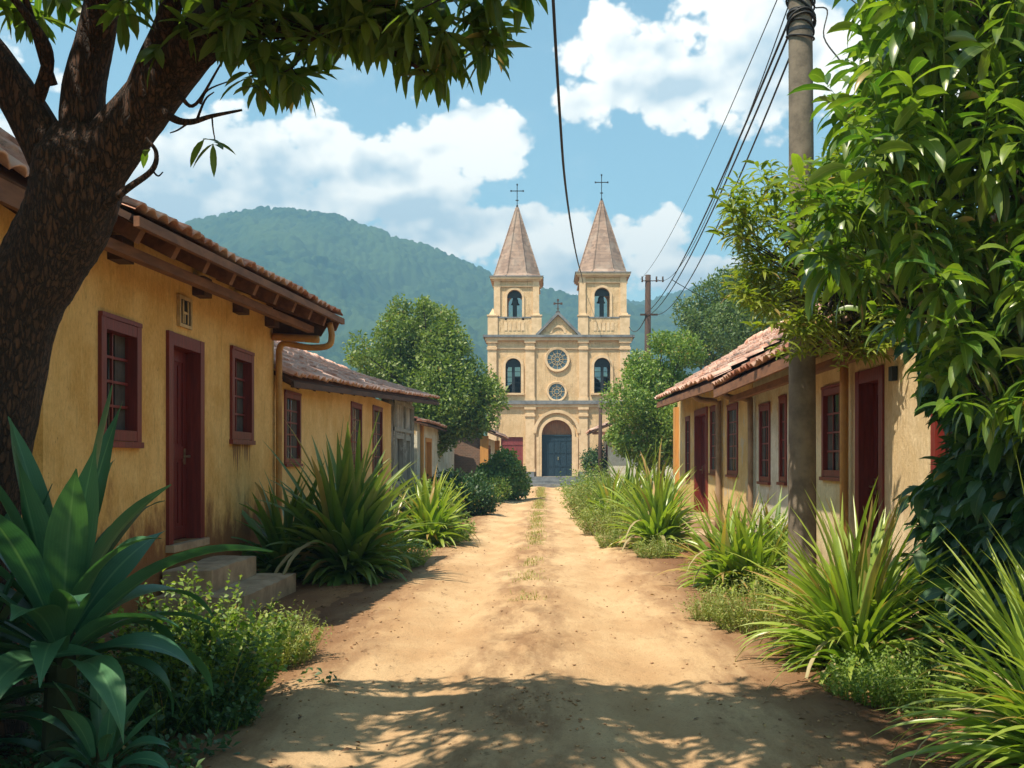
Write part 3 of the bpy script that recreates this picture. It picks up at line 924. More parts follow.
# plate beam under rafter ends
MB().beam((-3.66, 8.1, 3.40), (-3.42, 14.6, 3.50), .10, .09).build('eave_beam', M['brown'], H)
for k in range(9):
    f = (k + .45) / 9; y = 8.2 + 6.6 * f; ex = EA[0] + (EB[0] - EA[0]) * f; ez = EA[2] + (EB[2] - EA[2]) * f
    MB().beam((ex - .10, y, ez - .16), (-4.02, y, ez + .15), .10, .13).build('rafter', M['brown'], H)
    if k in (1, 4, 6, 8): MB().box(-3.86, -3.999, y - .13, y + .13, ez - .24, ez - .02).build('recess_shade_block', M['brown_d'], H)  # dark blocks stand in for the shaded recesses below the eave
# inner boarded soffit shadow board at the far gable
MB().prism_y([(-3.30, 3.42), (-4.0, 3.42), (-4.0, 4.1), (-3.14, 3.68)], 14.70, 14.745).build('eave_end_board', M['brown_d'], H)
MB().beam((-3.1, 14.97, 3.60), (-6.9, 14.97, 5.20), .04, .16).build('bargeboard', M['brown'], H)
pipe_run(H, [(-3.17, 14.72, 3.62), (-3.14, 14.72, 3.42), (-3.20, 14.72, 3.28), (-3.5, 14.74, 3.26), (-3.82, 14.74, 3.32), (-3.91, 14.74, 3.24), (-3.92, 14.74, 3.0), (-3.92, 14.74, 1.6), (-3.92, 14.74, 0.1)], .048, M['pipe'])
pipe_run(H, [(-3.30, 14.60, 3.36), (-3.6, 14.60, 3.38), (-3.98, 14.6, 3.40)], .055, M['pipe'], 'overflow_pipe')
# plaque with its monogram
P_ = MB(); y0, y1, z0, z1 = 10.86, 11.24, 3.06, 3.40
for bx in ((y0, y1, z1 - .035, z1), (y0, y1, z0, z0 + .035), (y0, y0 + .035, z0 + .035, z1 - .035), (y1 - .035, y1, z0 + .035, z1 - .035)): P_.box(-3.998, -3.962, *bx)
pl = P_.build('plaque', M['pcream'], H)
MB().box(-3.998, -3.975, y0 + .037, y1 - .037, z0 + .037, z1 - .037).build('plaque_field', M['dark'], pl)
g = MB(); g.box(-3.975, -3.964, y0 + .10, y0 + .128, z0 + .045, z1 - .045); g.box(-3.975, -3.964, y1 - .128, y1 - .10, z0 + .045, z1 - .045)
g.box(-3.975, -3.965, y0 + .128, y1 - .128, z0 + .15, z0 + .175); g.box(-3.975, -3.964, y0 + .155, y0 + .175, z0 + .045, z0 + .15)
g.build('plaque_letter', M['pcream'], pl)
# steps
S_ = thing('stone_steps', (-3.5, 11.2, 0), 'two worn stone steps leading to the dark red door of the ochre house', 'steps')
def worn_box(mb, x0, x1, y0, y1, z0, z1, nx=8, ny=16, seed=0):
    X_, Y_ = np.meshgrid(np.linspace(x0, x1, nx), np.linspace(y0, y1, ny))
    Zt = z1 + fbm(X_ * 5, Y_ * 5, 4, seed) * .03
    ed = np.minimum(np.minimum(X_ - x0, x1 - X_), np.minimum(Y_ - y0, y1 - Y_)); Zt -= np.where(ed < 1e-6, .012 + np.abs(fbm(X_ * 12, Y_ * 12, 2, seed)) * .06, 0)
    V = np.stack([X_, Y_, Zt], -1).reshape(-1, 3).tolist(); n0 = nx * ny
    F = [(j * nx + i, j * nx + i + 1, (j + 1) * nx + i + 1, (j + 1) * nx + i) for j in range(ny - 1) for i in range(nx - 1)]
    ring = [i for i in range(nx)] + [j * nx + nx - 1 for j in range(1, ny)] + [(ny - 1) * nx + i for i in range(nx - 2, -1, -1)] + [j * nx for j in range(ny - 2, 0, -1)]
    for k, idx in enumerate(ring): V.append((V[idx][0], V[idx][1], z0))
    for k in range(len(ring)):
        a, bb = ring[k], ring[(k + 1) % len(ring)]; F.append((a, n0 + k, n0 + (k + 1) % len(ring), bb))
    mb.add(V, F)
for nm, bx in (('lower_step', (-3.97, -3.05, 10.15, 12.25, -.05, .23)), ('upper_step', (-3.96, -3.45, 10.35, 11.95, .20, .47))):
    mb = MB(); worn_box(mb, *bx, seed=4); mb.build('step', M['step'], S_)

# --- second house: low, with weathered shop end
H = thing('village_house', (-5.5, 21, 0), 'low pale ochre house with three red windows, joined to a weathered grey shopfront', 'house', 'village houses lining the road')
wins = [(15.35, 16.3, 1.57, 2.62), (20.6, 21.75, 1.45, 2.75), (23.2, 24.5, 1.35, 2.82)]
side_wall('wall', M['ochre2'], H, -4.0, 1, 14.8, 26.0, 0, 3.05, wins)
for w_ in wins: window_side(H, -4.0, 1, *w_, rows=5, cols=2, rec=.4)
rest_of_house(H, -4.0, 1, 14.8, 29.9, 3.1, (-6.1, 3.9), 4.4, M['ochre2'])
A_ = (-3.72, 14.78, 2.82); B_ = (-3.2, 30.2, 3.42)
roof_patch(A_, B_, (-6.0, 14.78, 4.05), (-6.0, 30.2, 4.20), 'roof', M['tile2'], H, 9)
roof_patch((-8.6, 30.2, 3.2), (-8.6, 14.78, 3.2), (-6.0, 30.2, 4.20), (-6.0, 14.78, 4.05), 'roof', M['tile2'], H, 10)
ridge_caps('ridge_tiles', (-6.0, 14.78, 4.1), (-6.0, 30.2, 4.25), H, M['tile2'])
MB().beam((-3.74, 14.8, 2.72), (-3.22, 30.2, 3.30), .05, .09).build('fascia', M['brown_d'], H)
for k in range(16):
    f = (k + .5) / 16; MB().beam((-3.76 + .5 * f, 14.8 + 15.3 * f, 2.70 + .6 * f), (-4.02, 14.8 + 15.3 * f, 2.85 + .6 * f), .08, .10).build('rafter', M['brown_d'], H)
# weathered shop end of the same house
side_wall('shop_wall', M['grey_w'], H, -3.98, 1, 26.03, 30.0, 0, 3.4, [(26.5, 28.0, .95, 2.25), (28.35, 29.35, .25, 2.25)], label='weathered grey shop wall with peeling boards')
window_side(H, -3.98, 1, 26.5, 28.0, .95, 2.25, mat=M['greyp'], rows=1, cols=3, curtain=False)
door_side(H, -3.98, 1, 28.35, 29.35, .25, 2.25, mat=M['greyp'], fmat=M['greyp'])
mb = MB()
for y in (26.15, 26.42, 28.2, 29.5, 29.9): mb.box(-3.97, -3.92, y - .05, y + .05, .0, 3.2)
for z in (2.42, 3.15): mb.box(-3.965, -3.925, 26.1, 29.95, z - .05, z + .05)
mb.build('shop_timber', M['greyp'], H)

# --- whitewashed shed
H = thing('village_shed', (-4.8, 36, 0), 'small whitewashed shed with a brown plank door, under the drooping left tree', 'shed')
side_wall('wall', M['white_w'], H, -3.95, 1, 30.9, 43.5, 0, 2.75, [(33.0, 34.6, .15, 2.3)])
door_side(H, -3.95, 1, 33.0, 34.6, .15, 2.3, mat=M['brownv'], fmat=M['orange'])
MB().box(-3.94, -3.86, 31.6, 31.9, 0, 2.7).build('post', M['orange'], H)
roof_patch((-3.6, 30.8, 2.75), (-3.6, 43.6, 2.75), (-6.6, 30.8, 3.5), (-6.6, 43.6, 3.5), 'roof', M['tile'], H, 19)
MB().box(-6.6, -6.3, 30.9, 43.5, 0, 3.35).build('back_wall', M['white_w'], H)
MB().box(-6.3, -4.23, 30.9, 31.15, 0, 2.8).build('end_wall', M['white_w'], H)

# --- brick house with orange post
H = thing('village_house', (-3.6, 47, 0), 'brick gabled hut with an orange corner post and pale tile eave, near the church', 'house', 'village houses lining the road')
MB().box(-4.6, -2.86, 44.0, 44.3, 0, 2.62).build('brick_wall', M['brick'], H)
MB().box(-2.855, -2.5, 43.93, 44.33, 0, 2.66).build('corner_post', M['orange'], H)
side_wall('wall', M['white_w'], H, -2.62, 1, 44.34, 52.0, 0, 2.6, [(46.2, 47.6, 1.2, 2.2)])
window_side(H, -2.62, 1, 46.2, 47.6, 1.2, 2.2, mat=M['brownv'], rows=2, cols=2, curtain=False)
MB().box(-2.6, -2.35, 51.7, 51.95, 0, 2.6).build('post', M['orange'], H)
roof_patch((-1.78, 43.6, 2.62), (-1.95, 52.4, 2.70), (-4.2, 43.6, 3.65), (-4.2, 52.4, 3.65), 'roof', M['tile2'], H, 12)
roof_patch((-6.5, 52.4, 2.7), (-6.5, 43.6, 2.7), (-4.2, 52.4, 3.65), (-4.2, 43.6, 3.65), 'roof', M['tile2'], H, 13)
MB().prism_y([(-2.62, 2.6), (-4.2, 3.5), (-6.0, 2.6)], 44.02, 44.28).build('gable', M['brick'], H)
MB().box(-6.0, -5.75, 44.3, 52.0, 0, 2.6).build('back_wall', M['white_w'], H)
MB().box(-5.7, -2.9, 51.7, 51.95, 0, 2.6).build('end_wall', M['white_w'], H)

# ================================================================== RIGHT SIDE
XR = 3.54
# --- far right house with hipped end
H = thing('village_house', (5.2, 22, 0), 'far right house with worn yellow walls, dark red doorway and wide overhanging roof', 'house', 'village houses lining the road')
ops = [(18.35, 19.35, 1.35, 2.60), (20.55, 21.35, 1.35, 2.68), (21.75, 23.5, .38, 2.72), (24.4, 25.1, 1.2, 2.62)]
side_wall('wall', M['cream2'], H, XR, -1, 17.05, 26.7, 0, 3.15, ops)
for k in (0, 1, 3): window_side(H, XR, -1, *ops[k], rows=5, cols=2, rec=.25)
door_side(H, XR, -1, *ops[2])
rest_of_house(H, XR, -1, 17.05, 26.7, 3.15, (5.6, 4.4), 4.2, M['cream2'])
MB().box(XR - .10, XR + .02, 26.45, 26.85, 0, 3.0).build('corner_post', M['orange'], H)
roof_patch((2.86, 16.9, 2.98), (2.86, 25.6, 3.12), (5.6, 16.9, 4.55), (5.6, 27.6, 4.75), 'roof', M['tile2'], H, 14)
roof_patch((8.3, 27.4, 3.1), (8.3, 16.9, 3.1), (5.6, 27.6, 4.75), (5.6, 16.9, 4.55), 'roof', M['tile2'], H, 15)
ridge_caps('ridge_tiles', (5.6, 16.9, 4.6), (5.6, 27.6, 4.8), H, M['tile2'])
MB().beam((2.88, 16.9, 2.86), (2.88, 25.6, 3.0), .05, .13).build('fascia', M['brown'], H)
MB().beam((2.9, 25.62, 3.0), (5.6, 27.6, 4.63), .05, .14).build('bargeboard', M['brown'], H)
for k in range(9):
    f = (k + .5) / 9; MB().beam((2.92, 17 + 8.6 * f, 2.87 + .1 * f), (3.56, 17 + 8.6 * f, 3.2 + .1 * f), .08, .11).build('rafter', M['brown'], H)
pipe_run(H, [(2.96, 19.95, 2.9), (3.1, 19.95, 2.8), (3.42, 19.95, 2.75), (3.46, 19.95, 2.5), (3.46, 19.95, .1)], .06, M['pipe2'])
S_ = thing('stone_steps', (3.1, 21.5, 0), 'small brown steps below the open red doorway on the right side', 'steps')
for bx in ((2.55, 3.5, 19.4, 23.6, -.05, .17), (2.98, 3.5, 20.6, 23.5, .1, .36)):
    mb = MB(); worn_box(mb, *bx, seed=8); mb.build('step', M['step'], S_)

# --- middle right house: whitewashed and cream sections
H = thing('village_house', (5.2, 13.9, 0), 'middle right house, peeling whitewash turning cream, red barred windows, behind the concrete pole', 'house', 'village houses lining the road')
ops_w = [(14.65, 15.05, 1.30, 2.50), (15.72, 16.45, 1.28, 2.45)]
ops_c = [(11.78, 12.66, 1.42, 2.46)]
side_wall('wall', M['white_w'], H, XR, -1, 13.6, 17.0, 0, 2.95, ops_w, label='peeling whitewashed wall section')
side_wall('wall', M['cream'], H, XR - .012, -1, 10.0, 13.595, 0, 2.95, ops_c + [(10.42, 11.28, .40, 2.55)], label='cream plaster wall section')
for q in ops_w: window_side(H, XR, -1, *q, rows=4, cols=2, rec=.3)
for q in ops_c: window_side(H, XR - .012, -1, *q, rows=4, cols=3, rec=.45)
door_side(H, XR, -1, 10.42, 11.28, .40, 2.55)
rest_of_house(H, XR, -1, 10.0, 17.0, 2.95, (5.6, 4.2), 4.2, M['cream'])
roof_patch((2.86, 9.9, 2.90), (2.86, 16.95, 2.84), (5.6, 9.9, 4.45), (5.6, 17.3, 4.38), 'roof', M['tile'], H, 16)
roof_patch((8.3, 17.3, 3.0), (8.3, 9.9, 3.0), (5.6, 17.3, 4.38), (5.6, 9.9, 4.45), 'roof', M['tile'], H, 17)
ridge_caps('ridge_tiles', (5.6, 9.9, 4.48), (5.6, 17.3, 4.42), H, M['tile'])
MB().beam((2.88, 9.9, 2.78), (2.88, 16.95, 2.72), .05, .13).build('fascia', M['brown'], H)
MB().beam((3.15, 9.9, 2.66), (3.15, 16.9, 2.62), .09, .09).build('eave_beam', M['brown'], H)
for k in range(8):
    f = (k + .5) / 8; MB().beam((2.93, 9.9 + 7 * f, 2.76), (3.56, 9.9 + 7 * f, 3.02), .08, .11).build('rafter', M['brown'], H)
pipe_run(H, [(2.96, 16.85, 2.74), (3.1, 16.85, 2.66), (3.40, 16.85, 2.62), (3.46, 16.85, 2.4), (3.46, 16.85, .1)], .05, M['pipe2'])
pipe_run(H, [(3.44, 11.5, 2.8), (3.44, 11.5, 1.5), (3.44, 11.5, .1)], .05, M['pipe'])

# --- near right house: big sunlit wall under the vines
H = thing('village_house', (5.0, 7.5, 0), 'nearest right house, plain sunlit cream wall half covered by vines and tree leaves', 'house', 'village houses lining the road')
side_wall('wall', M['cream'], H, 3.46, -1, 3.0, 9.96, 0, 3.35, [(8.05, 8.85, 1.35, 2.4)])
window_side(H, 3.46, -1, 8.05, 8.85, 1.35, 2.4)
rest_of_house(H, 3.46, -1, 3.0, 9.96, 3.35, (5.6, 4.5), 4.2, M['cream'])
roof_patch((3.30, 2.9, 3.32), (3.30, 10.0, 3.32), (5.6, 2.9, 4.6), (5.6, 10.0, 4.6), 'roof', M['tile2'], H, 22)
roof_patch((8.2, 10.0, 3.3), (8.2, 2.9, 3.3), (5.6, 10.0, 4.6), (5.6, 2.9, 4.6), 'roof', M['tile2'], H, 23)
ridge_caps('ridge_tiles', (5.6, 2.9, 4.65), (5.6, 10.0, 4.65), H, M['tile2'])
MB().box(3.40, 3.455, 9.80, 9.90, 2.38, 2.52).build('wall_hook', M['iron'], H)

# --- small house by the church, right
H = thing('village_house', (4.4, 50, 0), 'small tile roofed hut in front of the church, right of the thin post', 'house', 'village houses lining the road')
side_wall('wall', M['white_w'], H, 3.1, -1, 48.0, 53.0, 0, 2.95, [(49.5, 50.5, 1.3, 2.3)])
window_side(H, 3.1, -1, 49.5, 50.5, 1.3, 2.3, curtain=False)
MB().prism_y([(3.1 + .28, 0), (3.38, 2.95), (4.9, 3.95), (6.7, 2.95), (6.7, 0)], 48.0, 48.25).build('gable_wall', M['white_w'], H)
MB().prism_y([(3.38, 0), (3.38, 2.95), (4.9, 3.95), (6.7, 2.95), (6.7, 0)], 52.75, 53.0).build('gable_wall', M['white_w'], H)
MB().box(6.45, 6.7, 48.25, 52.75, 0, 2.95).build('back_wall', M['white_w'], H)
roof_patch((2.2, 47.4, 3.0), (2.2, 53.4, 3.0), (4.9, 47.4, 4.15), (4.9, 53.4, 4.15), 'roof', M['tile2'], H, 25)
roof_patch((7.4, 53.4, 3.0), (7.4, 47.4, 3.0), (4.9, 53.4, 4.15), (4.9, 47.4, 4.15), 'roof', M['tile2'], H, 26)
MB().beam((2.25, 47.5, 2.88), (6.9, 47.5, 2.88), .10, .14).build('tie_beam', M['brown'], H)

# ================================================================== CHURCH
YC = 60.0
cx_ = lambda px: (px - 545) * .06
cz_ = lambda py: (487 - py) * .06 - 0.02
CH = thing('church', (0.8, 62.5, 0), 'ochre twin tower church with pointed tiled spires and dark blue arched door at road end', 'church')


def arc(xc, zc, r, n=16, a0=0.0, a1=pi):
    return [(xc + r * cos(a0 + (a1 - a0) * i / n), zc + r * sin(a0 + (a1 - a0) * i / n)) for i in range(n + 1)]


def front_wall(mb, x0, x1, z0, z1, y0, y1, ops):
    """ops: (xa,xb,za,zspring,arched)"""
    cur = x0
    for xa, xb, za, zs, ar in sorted(ops):
        if xa > cur: mb.box(cur, xa, y0, y1, z0, z1)
        if za > z0: mb.box(xa, xb, y0, y1, z0, za)
        if ar:
            r = (xb - xa) / 2; pts = arc((xa + xb) / 2, zs, r, 16, pi, 0)
            mb.prism_y([(xa, z1)] + pts + [(xb, z1)], y0, y1)
        else: mb.box(xa, xb, y0, y1, zs, z1)
        cur = xb
    if cur < x1: mb.box(cur, x1, y0, y1, z0, z1)


XL0, XL1, XR0, XR1 = cx_(488.5), cx_(541), cx_(574), cx_(629)
zA, zB, zC = cz_(404), cz_(338), cz_(318)
dxa, dxb = cx_(541.7), cx_(572)
door_z0 = .62; door_sp = cz_(435) + .0
mb = MB()
gate = (cx_(501), cx_(523), .4, cz_(437), False)
front_wall(mb, XL0, XR1, 0, zA, YC, YC + .45, [gate, (dxa, dxb, door_z0, door_sp, True)])
winL = (cx_(505.5), cx_(521), cz_(393), cz_(366), True); winR = (cx_(594), cx_(610.5), cz_(393), cz_(366), True)
front_wall(mb, XL0, XR1, zA, zB, YC, YC + .45, [winL, winR])
mb.build('facade', M['church'], CH)
TD = 3.2
for (a, bb, wn) in ((XL0, XL1, winL), (XR0, XR1, winR)):
    m1 = MB(); m1.box(a, a + .4, YC + .45, YC + TD, 0, zB); m1.box(bb - .4, bb, YC + .45, YC + TD, 0, zB)
    front_wall(m1, a + .4, bb - .4, 0, zB, YC + TD - .4, YC + TD, [wn])
    m1.box(a + .4, bb - .4, YC + .45, YC + TD - .4, zB - .25, zB - .01)
    m1.box(a + .4, bb - .4, YC + .45, YC + TD - .4, zA - .4, zA - .1)
    m1.build('tower_body', M['church'], CH)
# nave
mb = MB(); mb.box(XL1, XL1 + .3, YC + .45, YC + 16, 0, 8.0); mb.box(XR0 - .3, XR0, YC + .45, YC + 16, 0, 8.0); mb.box(XL0 + .5, XL0 + .8, YC + 3.3, YC + 16, 0, 5.6); mb.box(XR1 - .8, XR1 - .5, YC + 3.3, YC + 16, 0, 5.6)
mb.box(XL0 + .5, XR1 - .5, YC + 16, YC + 16.4, 0, 7.0); mb.build('nave', M['church'], CH)
roof_patch((XL0 + .3, YC + 3.3, 5.6), (XL0 + .3, YC + 16.5, 5.6), (.8, YC + 3.3, 8.6), (.8, YC + 16.5, 8.6), 'nave_roof', M['tile'], CH, 31, pitch=.4, course=.8)
roof_patch((XR1 - .3, YC + 16.5, 5.6), (XR1 - .3, YC + 3.3, 5.6), (.8, YC + 16.5, 8.6), (.8, YC + 3.3, 8.6), 'nave_roof', M['tile'], CH, 32, pitch=.4, course=.8)
MB().box(XL1 + .3, XR0 - .3, YC + .8, YC + .9, 0.02, 8).build('inner_wall', M['dark'], CH)
# belts and cornices
def band(name, x0, x1, z0, z1, pr, mat, parent=CH, back=TD):
    mb = MB(); mb.box(x0 - pr, x1 + pr, YC - pr, YC - .002, z0, z1)
    mb.box(x0 - pr, x0 - .002, YC - .002, YC + back, z0, z1); mb.box(x1 + .002, x1 + pr, YC - .002, YC + back, z0, z1)
    return mb.build(name, mat, parent)
band('belt', XL0, XR1, zA - .02, zA + .20, .22, M['slate'])
band('belt_moulding', XL0, XR1, zA - .20, zA - .022, .12, M['church_t'])
band('cornice', XL0, XR1, zB + .02, zB + .16, .32, M['slate'])
band('cornice_moulding', XL0, XR1, zB - .16, zB + .018, .20, M['church_t'])
band('frieze', XL0, XR1, cz_(349), cz_(347), .08, M['church_t'])
# plinth
for a, bb in ((XL0 - .06, cx_(501) - .06), (cx_(523) + .06, dxa - .45), (dxb + .45, XR1 + .06)): MB().box(a, bb, YC - .16, YC - .002, 0, .9).build('plinth', M['slate'], CH)
# pilasters
for (a, bb) in ((488.5, 496.5), (525.5, 534.5), (579, 587.5), (620, 629)):
    for z0, z1 in ((.9, zA - .2), (zA + .2, zB - .16)):
        mb = MB(); xa, xb = cx_(a) - (.05 if a < 490 else 0), cx_(bb) + (.05 if bb > 628 else 0)
        mb.box(xa, xb, YC - .13, YC - .002, z0, z1 - .55)
        mb.box(xa - .05, xb + .05, YC - .17, YC - .002, z0, z0 + .18)
        mb.box(xa - .04, xb + .04, YC - .19, YC - .002, z1 - .55, z1 - .40)
        mb.box(xa, xb, YC - .15, YC - .002, z1 - .40, z1 - .14); mb.box(xa - .07, xb + .07, YC - .22, YC - .002, z1 - .14, z1 - .002)
        mb.build('pilaster', M['church_t'], CH)
# inner thin door pilasters
for (a, bb) in ((536.5, 539.5), (575, 578)):
    MB().box(cx_(a), cx_(bb), YC - .10, YC - .002, .62, cz_(437)).build('door_jamb', M['church_t'], CH)
# door arch mouldings
def arch_ring(xc, zs, r0, r1, y0, y1, leg=None, n=20):
    mb = MB(); V = []; F = []
    for i in range(n + 1):
        a = pi * i / n
        for r in (r0, r1):
            for y in (y0, y1): V.append((xc + r * cos(a), y, zs + r * sin(a)))
    for i in range(n):
        k = i * 4; F += [(k, k + 4, k + 6, k + 2), (k + 1, k + 3, k + 7, k + 5), (k + 2, k + 6, k + 7, k + 3), (k, k + 1, k + 5, k + 4)]
    F += [(0, 2, 3, 1), (n * 4, n * 4 + 1, n * 4 + 3, n * 4 + 2)]
    mb.add(V, F)
    if leg: 
        for s_ in (-1, 1): mb.box(xc + s_ * r0, xc + s_ * r1, y0, y1, leg, zs)
    return mb
xd = (dxa + dxb) / 2; rd = (dxb - dxa) / 2
arch_ring(xd, door_sp, rd, rd + .18, YC - .08, YC + .1, .62).build('door_arch', M['church_t'], CH)
arch_ring(xd, door_sp + .1, rd + .32, rd + .50, YC - .16, YC - .002).build('hood_mould', M['church_t'], CH)
mb = MB(); mb.prism_y(arc(xd, door_sp, rd - .002, 20), YC + .28, YC + .36); mb.build('tympanum', M['brownv'], CH)
mb = MB(); mb.box(dxa, dxb, YC + .25, YC + .33, door_z0, door_sp - .06)
for k in range(5):
    if k: mb.box(dxa + (dxb - dxa) * k / 5 - .02, dxa + (dxb - dxa) * k / 5 + .02, YC + .22, YC + .25, door_z0, door_sp - .1)
for z in (1.2, 2.0, 2.75): mb.box(dxa + .02, dxb - .02, YC + .23, YC + .25, z, z + .08)
mb.box(dxa, dxb, YC + .2, YC + .34, door_sp - .06, door_sp + .02)
dd = mb.build('door', M['teal'], CH); dd['label'] = 'dark blue double door under the arch'
MB().box(xd + .06, xd + .11, YC + .17, YC + .22, 1.6, 1.8).build('handle', M['metal'], dd)
mb = MB(); ga, gb = gate[0], gate[1]; mb.box(ga, gb, YC + .10, YC + .18, .25, gate[3])
for k in range(1, 7): mb.box(ga + (gb - ga) * k / 7 - .012, ga + (gb - ga) * k / 7 + .012, YC + .085, YC + .10, .4, gate[3])
for z in (.9, 2.5): mb.box(ga, gb, YC + .07, YC + .084, z, z + .1)
dd = mb.build('side_door', M['red_p'], CH); dd['label'] = 'faded red plank side door'
# church steps
for k, (dx_, y0, z1) in enumerate(((1.35, 1.5, .2), (1.15, 1.0, .4), (1.0, .5, .6))):
    MB().box(xd - rd - dx_ + .3, xd + rd + dx_ - .3, YC - y0, YC - y0 + .5 if k < 2 else YC + .25, 0, z1).build('step', M['slate'], CH)
# window surrounds, louvres
for wn in (winL, winR):
    xc = (wn[0] + wn[1]) / 2; r = (wn[1] - wn[0]) / 2
    arch_ring(xc, wn[3], r, r + .16, YC - .07, YC + .05, wn[2]).build('window_surround', M['church_t'], CH)
    MB().box(wn[0] - .2, wn[1] + .2, YC - .14, YC + .1, wn[2] - .12, wn[2] - .003).build('window_sill', M['church_t'], CH)
    mb = MB(); mb.box(wn[0], wn[0] + .05, YC + .2, YC + .26, wn[2], wn[3]); mb.box(wn[1] - .05, wn[1], YC + .2, YC + .26, wn[2], wn[3])
    mb.box(xc - .09, xc + .09, YC + .2, YC + .26, wn[2], wn[3] + r - .02)
    mb.box(wn[0] + .05, wn[1] - .05, YC + .21, YC + .25, wn[3] - .05, wn[3] + .03)
    for k in range(1, 5): mb.box(wn[0] + .05, wn[1] - .05, YC + .22, YC + .24, wn[2] + (wn[3] - wn[2]) * k / 5 - .015, wn[2] + (wn[3] - wn[2]) * k / 5 + .015)
    mb.prism_y([(xc + (p[0] - xc) * .99, p[1]) for p in arc(xc, wn[3] + .03, r * .98, 14)], YC + .23, YC + .245)
    mb.build('window_tracery', M['iron'], CH)
    MB().box(xc + .05 , xc + .42, YC + 1.5, YC + 1.55, wn[2] - .3, wn[3] - .5).build('louvre_panel', M['iron'], CH)
# rose windows
for (px, py, rp) in ((557.3, 359.5, 11.6), (556.8, 391.7, 9.4)):
    xc, zc, r = cx_(px), cz_(py), rp * .06
    mb = MB(); n = 36; V = []; F = []
    for i in range(n):
        a = 2 * pi * i / n
        for rr_, yy in ((r * .86, YC - .002), (r * .86, YC - .10), (r * 1.06, YC - .12), (r * 1.10, YC - .002)): V.append((xc + rr_ * cos(a), yy, zc + rr_ * sin(a)))
    for i in range(n):
        k = i * 4; q = ((i + 1) % n) * 4
        F += [(k + j, k + j + 1, q + j + 1, q + j) for j in range(3)]
    rw = mb.add(V, F).build('rose_window', M['church_t'], CH, smooth=False)
    mb = MB(); mb.prism_y([(xc + r * .87 * cos(2 * pi * i / n), zc + r * .87 * sin(2 * pi * i / n)) for i in range(n)], YC - .03, YC - .004); mb.build('pane', M['rose'], rw)
    mb = MB(); NS = 12 if rp > 10 else 8
    for i in range(NS):
        a = 2 * pi * i / NS; mb.beam((xc + .12 * cos(a), YC - .045, zc + .12 * sin(a)), (xc + r * .86 * cos(a), YC - .045, zc + r * .86 * sin(a)), .022, .022, up=(0, 1, 0))
    for rr_ in (.14, r * .5):
        mb.tube([(xc + rr_ * cos(2 * pi * i / 20), YC - .045, zc + rr_ * sin(2 * pi * i / 20)) for i in range(21)], .014, 5, cap=False)
    mb.build('tracery', M['pcream'], rw)
# pediment
ap = (cx_(558), cz_(315)); b0, b1 = cx_(538.5), cx_(578)
zp = zB + .16
MB().prism_y([(b0, zp), (b1, zp), ap], YC - .05, YC + .5).build('pediment', M['church'], CH)
mb = MB(); mb.beam((b0 - .12, YC - .0, zp + .0), (ap[0], YC - .0, ap[1] + .10), .55, .14); mb.beam((b1 + .12, YC - .0, zp + .0), (ap[0], YC + .002, ap[1] + .10), .55, .14)
mb.build('pediment_coping', M['slate'], CH)
mb = arch_ring(ap[0], zp + .12, .35, .48, YC - .12, YC - .048); mb.box(ap[0] - .85, ap[0] + .85, YC - .10, YC - .049, zp + .02, zp + .12); mb.build('pediment_relief', M['church_t'], CH)
